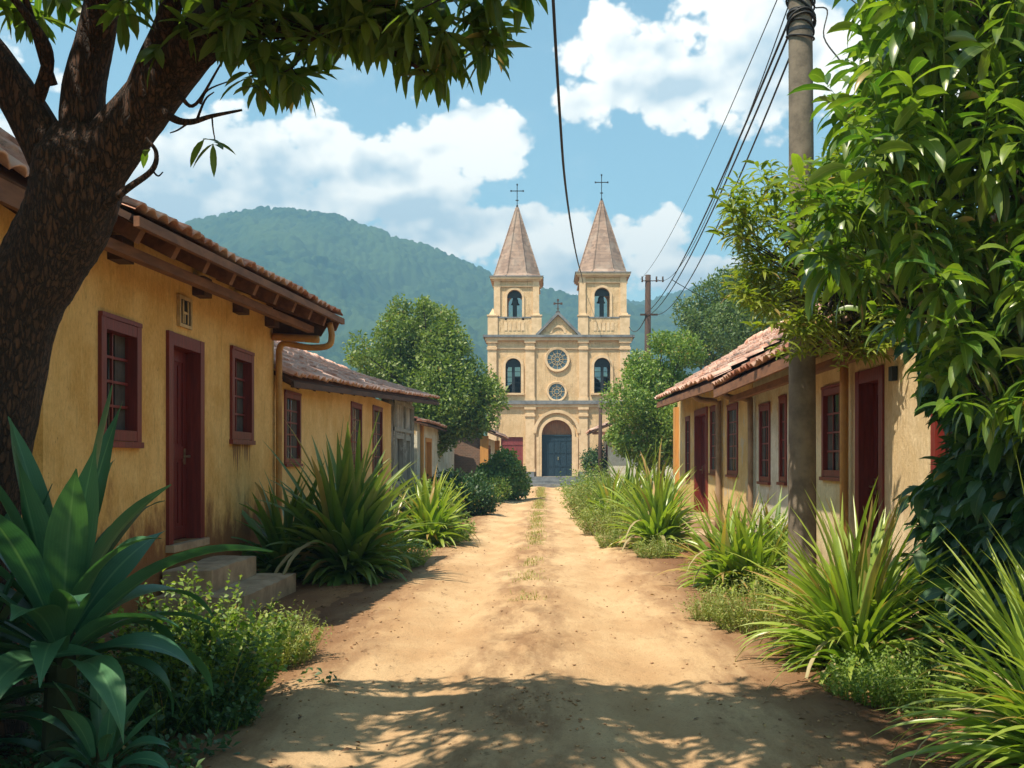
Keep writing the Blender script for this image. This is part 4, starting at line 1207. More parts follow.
# parapet of the towers and belfries
def cross(mb, x, y, z0, h, wdt, t=.045):
    mb.beam((x, y, z0), (x, y, z0 + h), t, t, up=(0, 1, 0)); za = z0 + h * .70
    mb.beam((x - wdt / 2, y, za), (x + wdt / 2, y, za), t, t)
    for px_, pz_ in ((x - wdt / 2, za), (x + wdt / 2, za), (x, z0 + h)): mb.box(px_ - t, px_ + t, y - t * .8, y + t * .8, pz_ - t, pz_ + t)
    mb.box(x - .09, x + .09, y - .03, y + .03, z0 + h * .24, z0 + h * .28)
for (xa, xb, ba, bb, wa, wb, wz0, wz1, ztop, apx, apy, crz, cc) in (
        (XL0, XL1 - .02, cx_(494.5), cx_(538.5), cx_(507), cx_(522), cz_(320), cz_(297), cz_(277), cx_(517), cz_(207), cz_(184), 0),
        (XR0 + .3, XR1, cx_(580), cx_(626), cx_(594.5), cx_(610), cz_(318), cz_(295), cz_(273), cx_(602.5), cz_(200), cz_(174), 1)):
    ztop -= .22; apy += .33; crz += .36
    tw = thing('bell_tower', (0, 0, 0), None, None); tw.parent = CH; tw.location = (0, 0, 0)
    tw.name = 'bell_tower'
    yb0 = YC + .12; yb1 = yb0 + (bb - ba)
    mb = MB(); mb.box(xa + .10, xb - .10, YC + .06, YC + .30, zB + .16, zC)
    mb.box(xa + .1, xa + .35, YC + .3, YC + TD, zB + .16, zC); mb.box(xb - .35, xb - .1, YC + .3, YC + TD, zB + .16, zC); mb.box(xa + .35, xb - .35, YC + TD - .3, YC + TD, zB + .16, zC)
    mb.build('parapet', M['church'], tw)
    for px_ in (xa + .25, xb - .25):
        mb = MB()
        mb.box(px_ - .3, px_ + .3, YC - .02, YC + .42, zB + .165, zC + .12); mb.box(px_ - .34, px_ + .34, YC - .06, YC + .46, zC + .12, zC + .20)
        mb.add([(px_ - .22, YC + .0, zC + .2), (px_ + .22, YC, zC + .2), (px_ + .22, YC + .4, zC + .2), (px_ - .22, YC + .4, zC + .2), (px_, YC + .2, zC + .62)], [(3, 2, 1, 0), (0, 1, 4), (1, 2, 4), (2, 3, 4), (3, 0, 4)])
        mb.build('parapet_pier', M['church_t'], tw)
    mb = MB(); mb.box(xa - .02, xb + .02, YC + .03, YC + .33, zC + .0, zC + .08); mb.build('parapet_coping', M['slate'], tw)
    mb = MB(); xmid = (xa + xb) / 2
    for k in range(5): mb.box(xmid - .62 + k * .26, xmid - .62 + k * .26 + .18, YC + .035, YC + .062, zB + .45, zC - .25)
    mb.build('parapet_relief', M['church_t'], tw)
    b_ = MB(); th_ = .4
    front_wall(b_, ba, bb, zB, ztop, yb0, yb0 + th_, [(wa, wb, wz0, wz1, True)])
    front_wall(b_, ba, bb, zB, ztop, yb1 - th_, yb1, [(wa, wb, wz0, wz1, True)])
    # side walls with openings
    ym = (yb0 + yb1) / 2; hw = (wb - wa) / 2
    for x0_, x1_ in ((ba, ba + th_), (bb - th_, bb)):
        b_.box(x0_, x1_, yb0 + th_, ym - hw, zB, ztop); b_.box(x0_, x1_, ym + hw, yb1 - th_, zB, ztop)
        b_.box(x0_, x1_, ym - hw, ym + hw, zB, wz0); b_.box(x0_, x1_, ym - hw, ym + hw, wz1 + hw * .8, ztop)
    b_.build('belfry', M['church'], tw)
    xc = (wa + wb) / 2
    arch_ring(xc, wz1, hw, hw + .14, yb0 - .06, yb0 + .05, wz0).build('belfry_arch', M['church_t'], tw)
    mb = MB(); mb.box(xc - .13, xc + .13, yb0 + .45, yb0 + .6, wz0, wz1 + hw * .4); mb.prism_y(arc(xc, wz1, hw * .98, 12), yb0 + .28, yb0 + .32)
    mb.build('belfry_dark_infill', M['iron'], tw)  # mullion plus dark arch infill standing for the shaded belfry interior
    # bell
    prof = [(.03, .42), (.12, .40), (.17, .30), (.20, .12), (.28, 0.0)]; n = 16; V = []; F = []
    for r, z in prof:
        for i in range(n): V.append((xc + r * cos(2 * pi * i / n), ym + r * sin(2 * pi * i / n), wz1 - .25 + z))
    for j in range(len(prof) - 1):
        for i in range(n): F.append((j * n + i, j * n + (i + 1) % n, (j + 1) * n + (i + 1) % n, (j + 1) * n + i))
    MB().add(V, F).build('bell', M['iron'], tw, smooth=True)
    for p0, p1 in ((ba, ba + .3), (bb - .3, bb)):
        MB().box(p0 - .04, p1 + .04, yb0 - .09, yb0 - .002, zC + .1, ztop).build('pilaster', M['church_t'], tw)
    mb = MB()
    for pr, z0, z1, mt in ((.10, ztop - .35, ztop - .28, 0), (.16, ztop, ztop + .10, 0), (.26, ztop + .10, ztop + .22, 0)): mb.box(ba - pr, bb + pr, yb0 - pr, yb1 + pr, z0, z1)
    mb.build('belfry_cornice', M['church_t'], tw)
    mb = MB(); mb.box(ba - .30, bb + .30, yb0 - .30, yb1 + .30, ztop + .22, ztop + .28); mb.build('spire_base', M['slate'], tw)
    # octagonal spire with flared foot
    zs0 = ztop + .28; R_ = (bb - ba) / 2 + .16; xc2 = (ba + bb) / 2; V = []; F = []
    prof = [(R_ * 1.06, zs0), (R_ * .93, zs0 + .22)] + [(R_ * .93 * (1 - f) + .05 * f, zs0 + .22 + (apy - zs0 - .22) * f) for f in (.25, .5, .75, 1)]
    for r, z in prof:
        for i in range(8):
            a = 2 * pi * (i + .5) / 8; V.append((xc2 + r * cos(a) / cos(pi / 8), ym + r * sin(a) / cos(pi / 8), z))
    for j in range(len(prof) - 1):
        for i in range(8): F.append((j * 8 + i, j * 8 + (i + 1) % 8, (j + 1) * 8 + (i + 1) % 8, (j + 1) * 8 + i))
    F += [tuple(range(40, 48)), tuple(range(7, -1, -1))]
    sp = MB().add(V, F).build('spire', M['spire'], tw)
    mb = MB()
    for i in range(8):
        a = 2 * pi * (i + .5) / 8; c_ = cos(a) / cos(pi / 8); s_ = sin(a) / cos(pi / 8)
        mb.tube([(xc2 + r * c_, ym + r * s_, z) for r, z in prof], .05, 5)
    mb.build('spire_rib', M['spire'], sp)
    mb = MB(); mb.tube([(xc2, ym, apy - .1), (xc2, ym, apy + .15)], [.09, .05], 8); cross(mb, xc2, ym, apy + .1, crz - apy - .1, .75); mb.build('cross', M['iron'], tw)
mb = MB(); mb.box(ap[0] - .12, ap[0] + .12, YC + .0, YC + .24, ap[1], ap[1] + .22); cross(mb, ap[0], YC + .12, ap[1] + .2, .72, .42, .06); mb.build('pediment_cross', M['brown_d'], CH)

# ================================================================== POLES AND WIRES
P = thing('utility_pole', (2.70, 10.5, 0), 'thick concrete utility pole with tangled wires at the top, in front of the right house', 'utility pole', 'utility poles')
pts = [(2.70, 10.5, -.2), (2.70, 10.5, 2), (2.695, 10.5, 4), (2.68, 10.5, 6.6), (2.68, 10.5, 8.0)]
mb = MB(); mb.tube(smooth_path(pts, 6), np.linspace(.150, .112, 25), 28); mb.build('post', M['pole'], P, smooth=True)
mb = MB(); r2 = np.random.default_rng(5)
for k in range(11):
    zc = 6.05 + k * .045 + r2.normal(0, .02); rr_ = .125 + .02 * r2.random(); tx, ty = r2.normal(0, .07, 2)
    mb.tube([(2.685 + rr_ * cos(a) * (1 + .05 * sin(3 * a + k)), 10.5 + rr_ * sin(a), zc + tx * cos(a) + ty * sin(a)) for a in np.linspace(0, 2 * pi, 25)], .011, 6)
mb.build('wire_coil', M['wire'], P, smooth=True)
for zz_ in (6.28, 6.08): mb = MB(); mb.tube([(2.683, 10.5, zz_), (2.683, 10.5, zz_ + .035)], [.128, .128], 28); mb.build('steel_band', M['iron'], P)
mb = MB(); mb.tube(smooth_path([(2.82, 10.5, 6.35), (2.95, 10.45, 6.3), (2.90, 10.4, 6.0), (3.05, 10.3, 5.7)], 5), .008, 6); mb.tube(smooth_path([(2.8, 10.5, 6.45), (3.0, 10.4, 6.5), (3.25, 10.2, 6.2)], 5), .006, 6); mb.build('loose_wire', M['wire'], P)

P = thing('utility_pole', (4.1, 40, 0), 'dark wooden utility pole with a crossarm and insulators beside the church', 'utility pole', 'utility poles')
mb = MB(); mb.tube([(4.1, 40, -.2), (4.1, 40, 4), (4.12, 40, 9.0)], [.16, .14, .11], 12); mb.build('post', M['poleW'], P, smooth=True)
mb = MB(); mb.beam((3.85, 39.9, 8.75), (4.75, 39.9, 8.75), .03, .03); mb.beam((3.8, 39.9, 7.4), (4.5, 39.9, 7.4), .06, .07)
for x_ in (3.88, 4.45, 4.7): mb.tube([(x_, 39.9, 8.7), (x_, 39.9, 8.92)], [.035, .03], 6)
mb.build('crossarm', M['poleW'], P)
P = thing('wooden_post', (2.52, 45, 0), 'thin bare wooden post standing in front of the small hut by the church', 'post')
mb = MB(); mb.tube([(2.5, 45, -.1), (2.48, 45, 2), (2.5, 45, 4.2)], [.10, .09, .075], 10); mb.build('post', M['poleW'], P, smooth=True)
mb = MB(); mb.tube([(2.5, 45, 3.95), (2.5, 45, 4.22)], [.10, .10], 10); mb.build('post_cap', M['pole'], P)


def wire(pts, r, label, group=None, n=10):
    mb = MB(); mb.tube(smooth_path(pts, n), r, 6); o = mb.build('overhead_wire', M['wire'], None, smooth=True)
    return tag(o, label, 'wire', group)


def bx(y): return -.46 + .0468 * y
wire([(bx(-2), -2, 12.5), (bx(5), 5, 9.5), (bx(9), 9, 7.95), (bx(12), 12, 7.05), (bx(14.5), 14.5, 6.55), (bx(17.2), 17.2, 6.38), (bx(23.2), 23.2, 6.9), (bx(32), 32, 8.0), (bx(45), 45, 9.9), (cx_(583), 59.9, 12.15)], .022, 'single thick black cable crossing the sky and ending at the right church tower')


def catw(a, b, sag, r, label, n=14):
    a = np.array(a); b = np.array(b)
    pts = [a + (b - a) * f - np.array((0, 0, sag * 4 * f * (1 - f))) for f in np.linspace(0, 1, n)]
    wire(pts, r, label, 'wires between the two utility poles', 3)
catw((2.56, 10.45, 6.22), (4.0, 39.9, 7.45), .55, .013, 'thick upper wire of the bundle running from the concrete pole to the wooden pole')
catw((2.58, 10.45, 6.12), (4.08, 39.9, 7.35), .60, .012, 'second wire, just below the thick one, between concrete and wooden pole')
catw((2.57, 10.45, 6.75), (3.8, 39.9, 8.8), .45, .006, 'thinnest, highest wire fanning left from the concrete pole')
catw((2.60, 10.45, 6.50), (4.5, 39.9, 8.8), .95, .007, 'thin wire in the middle of the fan between the poles')
catw((2.60, 10.42, 5.92), (4.4, 39.9, 7.4), .75, .011, 'lowest slack wire of the fan leaving the concrete pole')
catw((4.1, 40, 7.5), (5.06, 60.1, 9.6), .5, .02, 'short dark drop wire from the wooden pole to the church tower')
catw((5.05, 39.9, 8.8), (14, 52, 9.5), .8, .015, 'wire leaving the wooden pole crossarm towards the right')


# ================================================================== PLANTS
def dome_dirs(n, r, el_lo, el_hi):
    az = r.random(n) * 2 * pi
    u = r.random(n)
    el = radians(el_lo) + (radians(el_hi) - radians(el_lo)) * u
    return az, el


def strap_plant(name, loc, h, width, n, mat, label, group, seed, W=.045, nseg=8, dead=6, cat='plant'):
    r = np.random.default_rng(seed)
    x, y, z = loc
    root = thing(name, (x, y, 0), label, cat, group)
    nc = 1 if n < 90 else 4 if n < 200 else 6
    parts = []
    cen = r.normal(0, .09 * width, (nc, 2)) if nc > 1 else np.zeros((1, 2))
    per = n // nc
    for c in range(nc):
        az = np.arange(per) * 2.399 + r.normal(0, .25, per)
        u = (np.arange(per) + .5) / per
        el = radians(88) - u ** 0.72 * radians(76) + r.normal(0, .09, per)
        uu = u ** .6; L = (h * 1.04 * (1 - uu) + (width * .5) * uu) * (1 + .10 * r.normal(size=per))
        L = np.maximum(L, h * .35)
        dr = .35 + u * 1.45 + r.normal(0, .2, per)
        Pb = np.stack([x + cen[c, 0] + .04 * np.cos(az), y + cen[c, 1] + .04 * np.sin(az), np.full(per, z)], 1)
        Pb[:, 2] += (1 - u) * h * .12
        parts.append(ribbons(Pb, az, el, L, W * 1.3 * (0.7 + .6 * r.random(per)), dr, nseg, 'strap', .45, r.normal(0, .35, per), 1.35))
    V, F, U = merge(parts)
    np_mesh('leaves', V, F, mat, root, U, smooth=True)
    if dead:
        az = r.random(dead) * 2 * pi
        Pb = np.stack([x + .1 * np.cos(az), y + .1 * np.sin(az), np.full(dead, z + h * .12)], 1)
        V, F, U = ribbons(Pb, az, radians(45) + r.normal(0, .2, dead), h * (.75 + .3 * r.random(dead)), W * .9, 2.6, nseg, 'strap', .5, 0, 1.0)
        np_mesh('dry_leaves', V, F, M['lf_drystrap'], root, U, smooth=True)
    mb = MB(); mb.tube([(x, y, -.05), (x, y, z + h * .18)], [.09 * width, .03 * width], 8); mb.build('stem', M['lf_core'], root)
    return root


M['lf_drystrap'] = m_leaf('withered strap leaf', (0.40, 0.34, 0.18), (0.26, 0.20, 0.10), trans=0.2, rough=0.6, dry=0.0)
PG = 'strap leaved clumps along the road'


def P_at(px, d): return ((px - 545) * d / 1000, d, 0.0)


# right side, near to far
strap_plant('strap_plant', (2.62, 4.95, 0), 1.22, 1.55, 420, M['lf_strap'], 'huge arching strap leaf clump cut by the right edge in the foreground', PG, 1, .034, 11, 14)
strap_plant('strap_plant', (2.36, 7.75, 0), 1.22, 1.35, 430, M['lf_strap'], 'big bright spiky clump before the sunlit cream wall, right of the concrete pole base', PG, 2, .045, 10, 14)
strap_plant('strap_plant', (2.38, 12.3, 0), 1.15, 1.15, 270, M['lf_strap'], 'yellow green spiky clump under the whitewashed wall, left of the concrete pole', PG, 3, .055, 8, 5)
strap_plant('strap_plant', (3.1, 13.6, 0), 1.25, .7, 50, M['lf_strapd'], 'small dark spiky plant against the wall behind the clump left of the pole', PG, 4, .06, 7, 0)
strap_plant('strap_plant', (1.98, 17.6, 0), 1.5, 1.2, 230, M['lf_strap'], 'tall feather shaped clump in front of the far right house steps', PG, 5, .075, 8, 6)
strap_plant('strap_plant', (2.45, 22.5, 0), 1.75, 1.4, 150, M['lf_strap'], 'clump behind the tall one, touching the far right doorway', PG, 6, .085, 7, 3)
strap_plant('strap_plant', (1.75, 26.5, 0), 1.35, 1.4, 130, M['lf_strap'], 'pale clump at the far right bend before the wooden pole', PG, 7, .09, 7, 3)
strap_plant('strap_plant', (2.6, 28.5, 0), 1.8, 1.4, 120, M['lf_strapd'], 'darker clump farthest right, in front of the bushy trees', PG, 8, .09, 7, 0)
# left side
strap_plant('strap_plant', (-2.6, 13.2, 0), 1.9, 1.05, 280, M['lf_strapd'], 'tallest dark glossy clump on the left, beside the low ochre house', PG, 9, .105, 9, 6)
strap_plant('strap_plant', (-3.42, 13.3, 0), 1.4, .95, 130, M['lf_strapd'], 'shaded clump between the downpipe and the tallest left clump', PG, 10, .085, 8, 3)
strap_plant('strap_plant', (-2.2, 18.6, 0), 1.4, 1.25, 180, M['lf_strap'], 'medium clump on the left past the tallest one, below the shopfront', PG, 11, .08, 8, 4)
strap_plant('strap_plant', (-2.75, 16.6, 0), 1.3, 1.1, 90, M['lf_strapd'], 'half hidden clump by the middle window of the low ochre house', PG, 12, .08, 8, 0)


def broad_plant(name, loc, label, seed, h, n, W, mat, group=None, droopk=1.0):
    r = np.random.default_rng(seed); x, y, z = loc
    root = thing(name, (x, y, 0), label, 'plant', group)
    az = np.arange(n) * 2.399 + r.normal(0, .22, n); u = (np.arange(n) + .5) / n
    el = radians(86) - u ** .85 * radians(74) + r.normal(0, .07, n)
    L = h * (1.10 - .42 * u + r.normal(0, .12, n)); dr = (.30 + u * 1.75 + r.normal(0, .32, n)) * droopk
    Pb = np.stack([x + .05 * np.cos(az) * (1 + u), y + .05 * np.sin(az) * (1 + u), z + .12 + (1 - u) * h * .30], 1)
    V, F, U = ribbons(Pb, az, el, L, W * (.85 + .35 * r.random(n)), dr, 14, 'agave', .32, r.normal(0, .25, n), 1.3, .04)
    np_mesh('leaves', V, F, mat, root, U, smooth=True)
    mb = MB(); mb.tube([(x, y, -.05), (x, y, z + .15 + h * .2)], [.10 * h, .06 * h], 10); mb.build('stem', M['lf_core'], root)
    return root


broad_plant('broad_leaf_plant', (-2.42, 5.0, .42), 'giant dark broad leaved plant in the left foreground under the tree', 21, 1.0, 44, .17, M['lf_agave'], 'broad leaved plants')
broad_plant('broad_leaf_plant', (-2.12, 4.78, .0), 'small rosette at the foot of the giant broad leaved plant', 22, .36, 26, .07, M['lf_agave'], 'broad leaved plants')
broad_plant('broad_leaf_plant', (-2.85, 4.8, .1), 'second broad leaved plant cut by the left edge', 23, .95, 36, .13, M['lf_agave'], 'broad leaved plants')


def lobes(r, n, cx, cy, cz, rx, ry, rz, lr):
    q = r.normal(size=(n, 3)); q /= np.linalg.norm(q, axis=1)[:, None]
    q *= (r.random(n) ** .45)[:, None] * .82
    return np.stack([cx + q[:, 0] * rx, cy + q[:, 1] * ry, cz + q[:, 2] * rz], 1), lr * (.55 + .8 * r.random(n))


def lobed_points(r, C, R, n, shell=.45):
    k = r.choice(len(C), n, p=R ** 2 / np.sum(R ** 2))
    q = r.normal(size=(n, 3)); q /= np.linalg.norm(q, axis=1)[:, None]
    rad = R[k] * (1 - shell * r.random(n) ** 1.4)
    return C[k] + q * rad[:, None]


def bush(name, px, d, w_, h_, n, size, mat, label, group='low bushes along the road', seed=0, asp=.55, up=.3, dy=None, x=None):
    r = np.random.default_rng(seed + 500)
    xx = (px - 545) * d / 1000 if x is None else x
    root = thing(name, (xx, d, 0), label, 'bush', group)
    dy = dy or w_ * .5
    C, R = lobes(r, 26, xx, d, h_ * .45, w_ * .5, dy, h_ * .5, min(w_, h_) * .28)
    C[:, 2] = np.maximum(C[:, 2], R * .5)
    Pn = lobed_points(r, C, R, n); Pn[:, 2] = np.abs(Pn[:, 2]) 
    V, F, U = cards(np.repeat(Pn, 2, 0) + r.normal(0, size * .5, (len(Pn) * 2, 3)), size, asp, up, seed + 9)
    np_mesh('leaves', V, F, mat, root, U)
    # stems
    mb = MB()
    for k in range(14):
        c = C[k]; mid = (np.array((xx, d, 0)) + c) / 2 + r.normal(0, .03, 3)
        mb.tube([(xx + r.normal(0, .05), d + r.normal(0, .05), -.03), mid, c], [.012 * max(1, h_), .008 * max(1, h_), .004], 5)
    mb.build('stems', M['twig'], root)
    return root


def herb(name, px, d, w_, h_, nst, mat, label, group='low bushes along the road', seed=0, leaf=.05, lw=.02, per=16, x=None, el=(55, 88), dy=None, cat='bush'):
    """many thin upright stems set with small leaves"""
    r = np.random.default_rng(seed + 900)
    xx = (px - 545) * d / 1000 if x is None else x
    root = thing(name, (xx, d, 0), label, cat, group)
    a = r.random(nst) * 2 * pi; q = np.sqrt(r.random(nst))
    bx_ = xx + np.cos(a) * q * w_ * .42; by_ = d + np.sin(a) * q * (dy or w_ * .42)
    out = a + r.normal(0, .6, nst); e = np.radians(el[1] - (el[1] - el[0]) * q) + r.normal(0, .12, nst)
    L = h_ * (1.1 - .35 * q) * (.6 + .55 * r.random(nst))
    ts = (np.arange(per) + 1) / per
    pts = []; dirs = []
    for i in range(nst):
        t_ = np.array([cos(out[i]) * cos(e[i]), sin(out[i]) * cos(e[i]), sin(e[i])])
        p = np.array([bx_[i], by_[i], 0])[None] + t_[None] * (L[i] * ts)[:, None]
        p[:, 2] -= (ts ** 2) * L[i] * .12 * cos(e[i]); pts.append(p)
    Pn = np.vstack(pts); n = len(Pn)
    V, F, U = ribbons(Pn, r.random(n) * 2 * pi, radians(35) + r.normal(0, .35, n), leaf * (.6 + .8 * r.random(n)), lw * (.7 + .6 * r.random(n)), .8, 2, 'lance', .2, r.normal(0, .6, n))
    np_mesh('leaves', V, F, mat, root, U)
    Vs, Fs, Us = ribbons(np.stack([bx_, by_, np.full(nst, -.02)], 1), out, e, L, .008, .25, 4, 'strap', .3)
    np_mesh('stems', Vs, Fs, M['lf_feather'] if mat is M['lf_feather'] else M['lf_bush'], root, Us)
    return root


# left low plants
herb('leafy_bush', 192, 6.4, .95, .78, 260, M['lf_herb'], 'bright lime leafy bush beside the giant dark plant, before the steps', seed=1, leaf=.042, lw=.030, per=34)
herb('leafy_bush', 165, 6.1, .9, .62, 170, M['lf_dark'], 'dark green leafy bush under the giant broad plant, left of the lime one', seed=2, leaf=.045, lw=.034, per=26)
herb('low_bush', 278, 7.9, .58, .44, 210, M['lf_feather'], 'small feathery light bush at the road edge next to the lime bush', seed=3, leaf=.035, lw=.014, per=20)
herb('low_bush', 215, 6.0, .5, .25, 110, M['lf_dark'], 'low dark herb on the soil below the lime bush', seed=4, leaf=.04, lw=.03, per=10)
herb('low_bush', 400, 14.8, .8, .5, 160, M['lf_bush'], 'small green bush at the foot of the tallest left clump', seed=5, leaf=.06, lw=.02, per=14)
herb('low_bush', 450, 19.6, .9, .5, 140, M['lf_bush'], 'low bush on the left edge beyond the medium clump', seed=6, leaf=.07, lw=.025, per=12)
bush('round_bush', 430, 21.5, 1.6, 1.1, 2600, .09, M['lf_bush'], 'rounded green bush behind the medium left clump', seed=7)
bush('round_bush', 472, 28.5, 1.7, 1.2, 3200, .09, M['lf_dark'], 'blue green bush below the brick wall', seed=8)
bush('round_bush', 448, 31.0, 1.5, 1.3, 2200, .10, M['lf_dark'], 'dark bush against the whitewashed shed', seed=9)
bush('round_bush', 503, 40, 1.6, 1.9, 11000, .11, M['lf_bush'], 'tall fresh green bush right of the orange post', seed=10, asp=.8)
bush('round_bush', 494, 37.0, 1.1, .9, 1800, .09, M['lf_bush'], 'small bush in front of the tall fresh green one by the orange post', seed=11)
# right low plants
herb('low_bush', 764, 9.3, 1.0, .56, 280, M['lf_feather'], 'light feathery bush at the base of the concrete pole', seed=12, leaf=.035, lw=.014, per=22)
herb('low_bush', 712, 9.9, .5, .34, 130, M['lf_feather'], 'low wispy bush left of the feathery one, at the road edge', seed=13, leaf=.03, lw=.012, per=16)
herb('low_bush', 873, 6.75, .75, .30, 190, M['lf_bush'], 'low green herb patch in front of the big bright spiky clump', seed=14, leaf=.035, lw=.018, per=12)
herb('low_bush', 925, 6.4, .65, .45, 170, M['lf_bush'], 'bushy herb between the two big right clumps', seed=15, leaf=.04, lw=.018, per=14)
herb('low_bush', 830, 8.5, .9, .62, 190, M['lf_feather'], 'pale bush behind the big bright spiky clump', seed=16, leaf=.04, lw=.016, per=16)
herb('low_bush', 657, 16.2, .72, .38, 170, M['lf_feather'], 'small round pale bush below the tall feather shaped clump', seed=17, leaf=.045, lw=.016, per=14)
herb('low_bush', 614, 18.2, .6, .38, 130, M['lf_feather'], 'little round bush alone at the right road edge', seed=18, leaf=.05, lw=.018, per=14)
herb('low_bush', 608, 21.5, 1.3, .75, 260, M['lf_feather'], 'soft grassy bush left of the tall feather shaped clump', seed=19, leaf=.07, lw=.025, per=14)
herb('low_bush', 597, 27.5, 1.6, 1.25, 300, M['lf_feather'], 'soft pale bush at the far right road edge', seed=20, leaf=.09, lw=.03, per=16)
herb('low_bush', 590, 34.0, 1.6, 1.4, 260, M['lf_bush'], 'green bush before the thin wooden post', seed=21, leaf=.11, lw=.04, per=14)
bush('round_bush', 598, 50, 1.4, 2.7, 2200, .12, M['lf_dark'], 'dark shrub against the church wall left of the thin post', seed=22)
bush('round_bush', 765, 13.0, .9, .8, 1800, .05, M['lf_bush'], 'bush against the whitewashed wall behind the yellow green clump', seed=23)

# ground cover bottom left (uncountable)
r = np.random.default_rng(77)
n = 9000
gx = -3.6 + r.random(n) * 2.35; gy = 4.3 + r.random(n) * 2.8
keep = (fbm(gx * 2, gy * 2, 3, 9) > -.05 + (gx + 2.2) * .22); gx, gy = gx[keep], gy[keep]; n = len(gx)
V, F, U = ribbons(np.stack([gx, gy, .01 + r.random(n) * .10], 1), r.random(n) * 2 * pi, .5 + r.normal(0, .4, n), .035 + .03 * r.random(n), .032, .7, 2, 'broad', .2, r.normal(0, .5, n))
tag(np_mesh('ground_cover', V, F, M['lf_dark'], None, U), 'low dark creeping leaves covering the soil at bottom left', 'ground cover', None, 'stuff')
# grass on the road centre ridge and verges
n = 5200
gy = np.concatenate([11 + 45 * r.random(n // 2) ** 1.3, 12 + 44 * r.random(n // 2)])
n = len(gy); gx = -.2 + r.normal(0, .10, n)
keep = fbm(gx * 1.5, gy * .9, 3, 44) > .03 - (gy - 11) * .006; gx, gy = gx[keep], gy[keep]
n2 = 5200; vy = 6 + 48 * r.random(n2) ** 1.2; sgn = np.where(r.random(n2) < .5, -1, 1); vx = sgn * (1.95 + np.abs(r.normal(0, .35, n2))) + 0.0
k2 = fbm(vx * 1.3, vy * 1.0, 3, 51) > .05; vx, vy = vx[k2], vy[k2]
gx = np.concatenate([gx, vx]); gy = np.concatenate([gy, vy]); n = len(gx)
zz = np.maximum(road_z(gx, gy), ground_z(gx, gy)) - .01
V, F, U = ribbons(np.stack([gx, gy, zz], 1), r.random(n) * 2 * pi, 1.0 + r.normal(0, .35, n), (.03 + .045 * r.random(n)) * (1 + gy / 70), .006 * (1 + gy / 14), .9, 2, 'strap', .2)
tag(np_mesh('grass', V, F, M['lf_grass'], None, U), 'thin dry grass tufts along the ridge and edges of the road', 'grass', None, 'stuff')

# fallen leaves and twigs gathered along the verges
n = 2600
ly = 4.6 + 26 * r.random(n) ** 1.7; sg = np.where(r.random(n) < .5, -1, 1); lx = sg * np.abs(r.normal(2.35, .55, n))
zz = np.maximum(road_z(lx, ly), ground_z(lx, ly))
V, F, U = ribbons(np.stack([lx, ly, zz + .006], 1), r.random(n) * 2 * pi, r.normal(.1, .25, n), .03 + .05 * r.random(n), .012 + .014 * r.random(n), .3, 2, 'lance', .3, r.normal(0, .4, n))
M['litter'] = m_leaf('dead leaf', (0.20, 0.10, 0.045), (0.10, 0.05, 0.025), trans=0.1, rough=0.8, dry=0.2)
tag(np_mesh('leaf_litter', V, F, M['litter'], None, U), 'brown fallen leaves scattered on the soil along both road edges', 'leaf litter', None, 'stuff')
# clods and pebbles
n = 3800
py_ = 4.6 + 20 * r.random(n) ** 1.8; px_ = np.where(r.random(n) < .6, np.sign(r.random(n) - .5) * np.abs(r.normal(2.0, .5, n)), r.normal(0, 1.4, n))
hot = r.random(n) < .14; px_ = np.where(hot, -.12 + r.normal(0, .22, n), px_); py_ = np.where(hot & (r.random(n) < .6), 6.2 + r.normal(0, .35, n), py_)
keep = np.abs(px_) < 3.2; px_, py_ = px_[keep], py_[keep]; n = len(px_)
ic = np.array([(0, 0, 1), (.9, 0, .45), (.28, .85, .45), (-.72, .53, .45), (-.72, -.53, .45), (.28, -.85, .45), (0.3, 0.2, -.6)])
icF = np.array([(0, 1, 2), (0, 2, 3), (0, 3, 4), (0, 4, 5), (0, 5, 1), (6, 2, 1), (6, 3, 2), (6, 4, 3), (6, 5, 4), (6, 1, 5)])
s_ = (.004 + .014 * r.random(n) ** 4)[:, None, None]
V = ic[None] * s_ * (1 + r.normal(0, .25, (n, 7, 3)))
zz = np.maximum(road_z(px_, py_), ground_z(px_, py_))
V = V * np.array((1, 1, .7)) + np.stack([px_, py_, zz + .002], 1)[:, None]
F = (np.arange(n) * 7)[:, None, None] + icF[None]
tag(np_mesh('clods', V.reshape(-1, 3), F.reshape(-1, 3), M['stone_l'], None, smooth=False), 'small clods and pebbles scattered on the dirt road', 'pebbles', None, 'stuff')


# ================================================================== TREES
def limb(mb_list, pts, r0, r1, n=14, bumpy=.0, seed=0, sub=6):
    P_ = smooth_path(pts, sub); R_ = np.linspace(r0, r1, len(P_)) if np.ndim(r0) == 0 else np.interp(np.linspace(0, 1, len(P_)), np.linspace(0, 1, len(r0)), r0)
    V, F = tube_np(P_, R_, n, bumpy, seed)
    mb_list.append((V, F, np.zeros((len(V), 2))))
    return P_


def whorl(r, P, per, L, W, spread=.02, el=(-60, 20), droop=.5, nseg=4, prof='lance', lroll=.4):
    n = len(P) * per; Pn = np.repeat(P, per, 0) + r.normal(0, spread, (n, 3))
    az = (np.tile(np.arange(per) * 2 * pi / per, len(P)) + np.repeat(r.random(len(P)) * 6.28, per)) + r.normal(0, .3, n)
    e = np.radians(el[0] + (el[1] - el[0]) * r.random(n))
    return ribbons(Pn, az, e, L * (.7 + .5 * r.random(n)), W * (.8 + .4 * r.random(n)), droop, nseg, prof, .3, r.normal(0, lroll, n))


